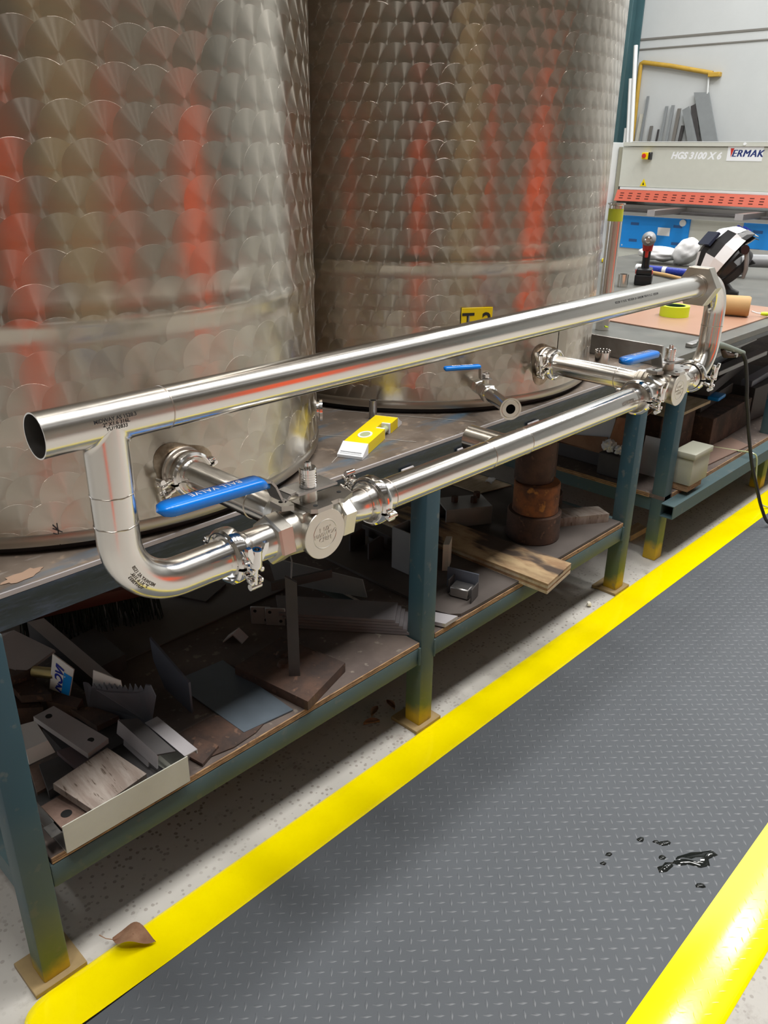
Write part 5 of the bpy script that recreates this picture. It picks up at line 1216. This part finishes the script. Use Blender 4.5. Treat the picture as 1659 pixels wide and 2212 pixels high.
B().plate([(0.597, 1.298, 0.352), (0.628, 1.274, 0.352), (0.632, 1.146, 0.342), (0.601, 1.163, 0.342)], 0.003).build('top', 'dark_steel', fc, smooth=False)
B().prism([(0.597, 1.298, 0.352), (0.601, 1.163, 0.342), (0.596, 1.160, 0.312), (0.590, 1.298, 0.322)], (0.003, 0, 0)).build('side', 'pale_steel', fc, smooth=False)
B().prism([(0.592, 1.275, 0.318), (0.595, 1.19, 0.312), (0.593, 1.19, 0.300), (0.590, 1.275, 0.306)], (0.003, 0, 0)).build('tab', 'pale_steel', fc, smooth=False)
plate('steel_plate', [(0.443, 1.332, 0.313), (0.483, 1.326, 0.313), (0.482, 1.258, 0.313), (0.423, 1.250, 0.313)], 0.020, 'dark_steel', 'dark square plate left of the light brown plate in the tray')
plate('steel_plate', [(0.480, 1.330, 0.325), (0.545, 1.310, 0.325), (0.540, 1.255, 0.318), (0.486, 1.258, 0.318)], 0.010, plain('purple_steel', (0.17, 0.13, 0.14), 0.55, 0.3), 'purplish brown plate between the holed bar and the light brown plate')
for k, (dx, z) in enumerate(((0.0, 0.352), (-0.022, 0.330))):
    plate('steel_plate', [(0.500+dx, 1.626, z), (0.495+dx, 1.514, z), (0.545+dx, 1.480, z-0.004), (0.540+dx, 1.612, z)], 0.018 if k == 0 else 0.055, 'rusty_steel', ('rusty plate leaning under the five-sided pale plate, upper of two', 'rusty block under the rusty plate behind the near leg, lower of two')[k])
plate('steel_block', [(0.557, 1.512, 0.332), (0.592, 1.440, 0.332), (0.570, 1.422, 0.330), (0.535, 1.490, 0.330)], 0.055, 'rusty_steel', 'small brown block in front of the lettered sign scrap', 'steel block')
plate('steel_plate', [(0.563, 1.437, 0.323), (0.597, 1.417, 0.323), (0.622, 1.345, 0.323), (0.573, 1.346, 0.323)], 0.014, 'rusty_steel', 'brown five-cornered plate in front of the serrated sheet')
plate('steel_block', [(0.50, 1.44, 0.305), (0.66, 1.40, 0.305), (0.66, 1.29, 0.298), (0.50, 1.29, 0.298)], 0.026, 'dark_steel', 'dark slab buried under the middle of the scrap heap', 'steel plate')
plate('copper_piece', [(0.431, 1.349, 0.305), (0.452, 1.350, 0.305), (0.436, 1.280, 0.298), (0.412, 1.278, 0.298)], 0.014, 'copper_offcut', 'copper-coloured offcut close behind the near leg', 'offcut')
tb = thing('tube_offcut', 'short brassy tube offcut poking out under the sign scrap', 'tube', (0.565, 1.53, 0.36))
B().tube((0.548, 1.560, 0.364), (0.573, 1.510, 0.370), 0.0125, 0.0100, 20).build('tube', plain('brass_dull', (0.42, 0.34, 0.16), 0.35, 0.9), tb)

# ================================================================ stock on the far half of the shelf
plate('floor_sheet', [(1.474, 1.60, SZ+0.0085), (1.470, 1.20, SZ+0.0085), (1.480, 1.165, SZ+0.0085), (1.505, 1.142, SZ+0.0085), (1.56, 1.139, SZ+0.0085), (2.35, 1.139, SZ+0.0085), (2.35, 1.9, SZ+0.0085), (1.478, 1.9, SZ+0.0085)][::1], 0.008, plain('plate_brown', (0.085, 0.070, 0.062), 0.7, 0.2, var=0.3), 'large thick plate with rounded corner covering the far half of the shelf')
SP = SZ + 0.0092
pk = thing('timber_plank', 'thick stained plywood plank sticking out over the front of the shelf', 'plank', (1.84, 1.4, SP))
pq = [V(p) for p in ((1.905, 1.70, 0.300), (1.922, 1.066, 0.307), (1.765, 1.043, 0.307), (1.762, 1.70, 0.300))]
B().plate(pq, 0.007).build('top_ply', 'lvl_timber', pk, smooth=False)
for k in range(3):
    B().plate([p - V((0, 0, 0.0072+0.0085*k)) + V((0.0006*(k % 2), 0.0008*(k % 2), 0)) for p in pq], 0.0082).build('ply_layer', 'ply_edge' if k % 2 else 'pale_timber', pk, smooth=False)
def round_stock(c, r, z0, z1, mat, label, grp='round steel stock piled on the shelf'):
    b = B().lathe((c[0], c[1], z0), (0, 0, 1), [(0, 0), (0, r-0.002), (0.002, r), (z1-z0-0.003, r), (z1-z0, r-0.003), (z1-z0, 0)], 48)
    return tag(b.build('round_stock', mat, origin=(c[0], c[1], z0)), label, 'steel stock', grp)
C3 = (2.052, 1.290)
round_stock(C3, 0.085, SP, 0.372, 'rusty_steel', 'widest brown steel disc at the bottom of the round stack')
round_stock((2.050, 1.287), 0.072, 0.3725, 0.470, 'orange_rust', 'orange rusty round block in the middle of the round stack')
round_stock((2.055, 1.305), 0.062, 0.4705, 0.62, 'rusty_steel', 'dark round block on top of the round stack')
bs = thing('pedestal', 'rusty round pedestal with flange, right of the round stack', 'steel stock', (2.27, 1.38, SP))
plate('steel_block', [(2.19, 1.32, 0.318), (2.345, 1.225, 0.312), (2.315, 1.165, 0.312), (2.165, 1.26, 0.312)], 0.040, 'brushed_rusty', 'grey rough block lying in front of the rusty pedestal', 'steel block')
B().lathe((2.268, 1.405, SP), (0, 0, 1), [(0, 0), (0, 0.075), (0.055, 0.075), (0.058, 0.072), (0.058, 0)], 40).build('flange', 'rusty_steel', bs)
B().lathe((2.268, 1.405, SP+0.058), (0, 0, 1), [(0, 0.046), (0.008, 0.043), (0.18, 0.043), (0.182, 0.041), (0.182, 0)], 36).build('shaft', 'rusty_steel', bs)
ab = thing('angle_cleat', 'small welded angle cleat with box foot on the shelf, behind the shelf edge', 'bracket', (1.60, 1.21, SP))
B().prism([(1.596, 1.268, SP), (1.622, 1.178, SP), (1.622, 1.178, SP+0.058), (1.596, 1.268, SP+0.058)], (0.005, 0.002, 0)).build('back_plate', 'blade_blue', ab, smooth=False)
B().box((1.583, 1.203, SP+0.016), (0.045, 0.055, 0.030), rotz(0.28), 0.003).build('box_foot', 'mill_steel', ab)
for y_ in (1.243, 1.163): B().box((1.587, y_, SP+0.022), (0.05, 0.004, 0.042), rotz(0.28), 0.001).build('side_plate', 'dark_steel', ab)
cc = thing('channel_piece', 'short steel channel with bolts on top, behind the plank', 'channel', (1.95, 1.47, SP))
mch = rotz(-0.55)
def cP(a, c, h): return V((1.985, 1.52, SP)) + mch @ V((a, c, h))
B().box(cP(0, 0, 0.062), (0.16, 0.105, 0.006), mch, 0.001).build('web', 'sheet_zinc', cc)
for s_ in (-1, 1): B().box(cP(0, s_*0.050, 0.030), (0.16, 0.006, 0.060), mch, 0.001).build('flange', 'sheet_zinc', cc)
for a, c in ((-0.03, 0.01), (0.03, -0.01), (0.055, 0.03)): B().hexn(cP(a, c, 0.065), cP(a, c, 0.083), 0.012).build('bolt', 'rusty_steel', cc, smooth=False)
tag(B().plate([(1.448, 1.205, SZ+0.014), (1.482, 1.135, SZ+0.014), (1.428, 1.133, SZ+0.014), (1.40, 1.20, SZ+0.014)], 0.011).build('alloy_bar', 'pale_steel', origin=(1.44, 1.17, SZ), smooth=False), 'pale metal bar end at the shelf edge right of the middle leg', 'steel bar')
bt2 = thing('square_tube', 'square steel tube standing upright just left of the middle leg', 'steel tube', (1.60, 1.44, SP))
for nm, c, sz in (('wall_face', (1.568, 1.42, SP+0.066), (0.004, 0.07, 0.132)), ('wall_face', (1.636, 1.42, SP+0.066), (0.004, 0.07, 0.132)), ('wall_face', (1.602, 1.387, SP+0.066), (0.064, 0.004, 0.132)), ('wall_face', (1.602, 1.453, SP+0.066), (0.064, 0.004, 0.132))):
    B().box(c, sz, None, 0.0006).build('tube_side', 'sheet_zinc', bt2)
tag(B().prism([(1.655, 1.335, SP), (1.667, 1.322, SP), (1.667, 1.322, SP+0.085), (1.655, 1.335, SP+0.085)], (0.05, 0.03, 0)).build('pale_block', 'offcut_pale', origin=(1.68, 1.34, SP), smooth=False), 'pale upright block right beside the middle leg', 'block')
tw = thing('twin_bracket', 'dark bracket with two upright plates and a cross bar, left of the square tube', 'bracket', (1.60, 1.60, SP))
for y_ in (1.615, 1.535):
    B().prism([(1.552, y_, SP), (1.620, y_+0.004, SP), (1.620, y_+0.004, SP+0.050), (1.605, y_+0.004, SP+0.060), (1.552, y_, SP+0.054)], (0, 0.006, 0)).build('upright_plate', 'dark_steel', tw, smooth=False)
B().box((1.655, 1.58, SP+0.040), (0.05, 0.13, 0.035), None, 0.002).build('cross_bar', 'dark_steel', tw)
B().box((1.655, 1.58, SP+0.011), (0.02, 0.10, 0.022), None, 0.001).build('spacer', 'dark_steel', tw)
plate('timber_board', [(2.20, 1.62, SZ+0.013), (2.352, 1.585, SZ+0.013), (2.352, 1.88, SZ+0.013), (2.20, 1.90, SZ+0.013)], 0.003, 'pale_timber', 'pale thin board at the back right of the shelf, scrap of paper on it', 'board')
b = B(); rows = [[b.bm.verts.new((2.30+0.05*i/4, 1.64+0.03*k/3 + 0.004*i, SZ+0.015+0.006*math.sin(1.7*i+k)**2)) for k in range(4)] for i in range(5)]
for A, Bq in zip(rows, rows[1:]):
    for k in range(3): b.bm.faces.new((A[k], A[k+1], Bq[k+1], Bq[k]))
tag(b.build('paper_scrap', 'paper_white', origin=(2.32, 1.65, SZ+0.014)), 'torn white paper scrap lying on the pale thin board', 'paper')
tag(B().cyl((1.83, 1.76, SP+0.004), (1.855, 1.735, SP+0.004), 0.004, seg=10).build('bolt_blank', 'mill_steel', origin=(1.84, 1.75, SP)), 'small bright bolt lying alone at the back of the shelf', 'bolt')

# ================================================================ under the far bench
S2 = 0.2625
mb_ = thing('metal_box', 'beige lidded metal box standing on a wood block at the far bench corner', 'box', (2.865, 1.15, S2))
B().bx(2.795, 2.940, 1.106, 1.178, 0.290, 0.398, 0.003, 2).build('case', 'box_paint', mb_)
B().bx(2.789, 2.946, 1.100, 1.184, 0.392, 0.416, 0.004, 2).build('lid', 'box_paint', mb_)
tag(B().bx(2.800, 2.915, 1.112, 1.185, 0.263, 0.289, 0.002).build('wood_block', 'ply_edge', origin=(2.86, 1.15, S2)), 'brown wood block under the beige lidded metal box', 'timber')
cbx = thing('cardboard_carton', 'open brown cardboard carton on the far shelf, seen between the legs', 'carton', (2.90, 1.56, S2))
B().bx(2.80, 2.95, 1.46, 1.75, 0.322, 0.326).build('floor_panel', 'cardboard', cbx, smooth=False)
B().prism([(2.80, 1.46, 0.326), (2.80, 1.75, 0.322), (2.80, 1.75, 0.345), (2.80, 1.46, 0.395)], (0.004, 0, 0)).build('front_flap', 'cardboard', cbx, smooth=False)
B().prism([(2.80, 1.46, 0.326), (2.95, 1.44, 0.326), (2.95, 1.42, 0.52), (2.80, 1.43, 0.48)], (0, 0.004, 0)).build('side_panel', 'cardboard', cbx, smooth=False)
B().prism([(2.80, 1.43, 0.48), (2.80, 1.33, 0.49), (2.90, 1.34, 0.505), (2.95, 1.42, 0.52)], (0, 0, 0.004)).build('side_flap', 'cardboard', cbx, smooth=False)
tag(B().bx(2.81, 2.94, 1.47, 1.74, S2+0.0005, 0.3215, 0.003).build('steel_block', 'dark_steel', origin=(2.95, 1.6, S2), smooth=False), 'dark low block under the open cardboard carton', 'steel block')
tag(B().prism([(2.835, 1.465, 0.3275), (2.835, 1.74, 0.3275), (2.855, 1.74, 0.46), (2.855, 1.465, 0.46)], (0.003, 0, 0)).build('folded_paper', 'paper_white', origin=(2.84, 1.6, 0.327), smooth=False), 'pale sheet standing inside the cardboard carton', 'paper')
def crumple(c, r, seed, lab):
    b = B(); rd = random.Random(seed); rr = bmesh.ops.create_icosphere(b.bm, subdivisions=3, radius=r, matrix=M.Translation((c[0], c[1], c[2]+r*0.9)))
    for v in rr['verts']:
        d = v.co - V((c[0], c[1], c[2]+r*0.9)); v.co += d.normalized()*rd.uniform(-0.35, 0.25)*r
        v.co.z = max(v.co.z, c[2])
    tag(b.build('crumpled_paper', 'paper_white', origin=c, smooth=False), lab, 'paper', 'crumpled paper beside the carton')
tag(B().bx(2.735, 2.795, 1.36, 1.455, S2+0.0005, 0.352, 0.003).build('steel_block', 'dark_steel', origin=(2.76, 1.41, S2), smooth=False), 'dark block under the crumpled papers at the end of the far shelf', 'steel block')
crumple((2.762, 1.43, 0.353), 0.026, 1, 'larger crumpled white paper beside the cardboard carton'); crumple((2.760, 1.382, 0.353), 0.019, 2, 'smaller crumpled white paper nearest the far bench leg')
tag(B().prism([(2.86, 1.345, S2+0.0005), (2.86, 1.222, S2+0.0005), (2.88, 1.225, 0.412), (2.88, 1.342, 0.412)], (0.004, 0, 0)).build('sheet_offcut', plain('panel_white', (0.58, 0.60, 0.64), 0.45, var=0.08), origin=(2.87, 1.28, S2), smooth=False), 'white sheet panel standing between the two bench legs', 'panel')
tag(B().bx(2.975, 3.30, 1.28, 1.62, 0.470, 0.482).build('ply_board', 'pale_timber', origin=(3.1, 1.45, 0.47), smooth=False), 'pale board lying on the tall dark crate under the far bench', 'board')
tag(B().bx(2.98, 3.29, 1.33, 1.60, S2+0.0005, 0.4695, 0.004).build('dark_crate', 'rusty_steel', origin=(3.1, 1.45, S2), smooth=False), 'tall dark crate on the far shelf under the pale board', 'crate')
# the heap of dark blades and bars on the far shelf
rd = random.Random(21)
heap = [((3.57, 1.42, S2), (0.46, 0.28, 0.13), 0.04, 'rusty_steel', 'dark brown box at the bottom of the heap on the far shelf'),
        ((4.10, 1.46, S2), (0.46, 0.34, 0.16), -0.05, 'dark_steel', 'wide black box under the blades on the far shelf'),
        ((3.60, 1.40, S2+0.131), (0.44, 0.06, 0.045), 0.10, 'dark_steel', 'black square bar lying on the dark brown box'),
        ((4.08, 1.36, S2+0.161), (0.44, 0.05, 0.03), 0.06, 'blade_blue', 'blue-grey blade lowest in the heap'),
        ((3.80, 1.45, S2+0.192), (0.72, 0.09, 0.05), 0.16, 'dark_steel', 'broad black bar in the middle of the heap'),
        ((3.92, 1.42, S2+0.243), (0.60, 0.05, 0.022), 0.02, 'sheet_zinc', 'pale zinc strip across the middle of the heap'),
        ((3.76, 1.50, S2+0.266), (0.70, 0.10, 0.05), 0.12, 'blue_steel', 'blue-black channel near the top of the heap'),
        ((3.86, 1.46, S2+0.317), (0.62, 0.06, 0.028), 0.05, 'sheet_zinc', 'pale zinc strip on top of the heap'),
        ((4.08, 1.50, S2+0.346), (0.34, 0.12, 0.05), -0.10, 'blade_blue', 'blue-grey block crowning the heap at the frame edge')]
for c, sz, a, m, lab in heap:
    tag(B().box((c[0], c[1], c[2]+sz[2]/2+0.0006), sz, rotz(a), 0.002).build('stacked_bar' if sz[2] < 0.1 else 'storage_box', m, origin=(c[0], c[1], c[2])), lab, 'steel bar' if sz[2] < 0.1 else 'box')
tag(B().box((3.50, 1.335, S2+0.185), (0.10, 0.05, 0.018), rotz(0.1), 0.006, 2).build('blue_grip', 'machine_blue', origin=(3.5, 1.335, S2+0.176)), 'bright blue plastic piece on the black bar in the heap', 'plastic piece')
tag(B().sweep([(3.05, 1.215, S2+0.012), (3.10, 1.225, S2+0.011), (3.16, 1.25, S2+0.016), (3.21, 1.285, S2+0.022)], [0.006, 0.011, 0.010, 0.003], 8).build('glove_scrap', 'cotton', origin=(3.1, 1.24, S2)), 'crooked pale scrap lying on the far shelf behind the metal box', 'scrap')
plate('brown_board', [(2.98, 1.32, S2+0.006), (3.55, 1.26, S2+0.006), (3.50, 1.16, S2+0.006), (2.99, 1.19, S2+0.006)], 0.005, plain('board_brown', (0.16, 0.10, 0.075), 0.75, var=0.25), 'brown board lying on the far shelf behind the metal box', 'board')

# ---------------------------------------------------------------- let the soft or tipped things rest exactly on the bench top
def rest(root, z):
    lo = min((root.location + v.co).z for c in root.children for v in c.data.vertices)
    root.location.z += z - lo
rest(hm, Z2 + 0.0005); rest(gv, Z2 + 0.0005)
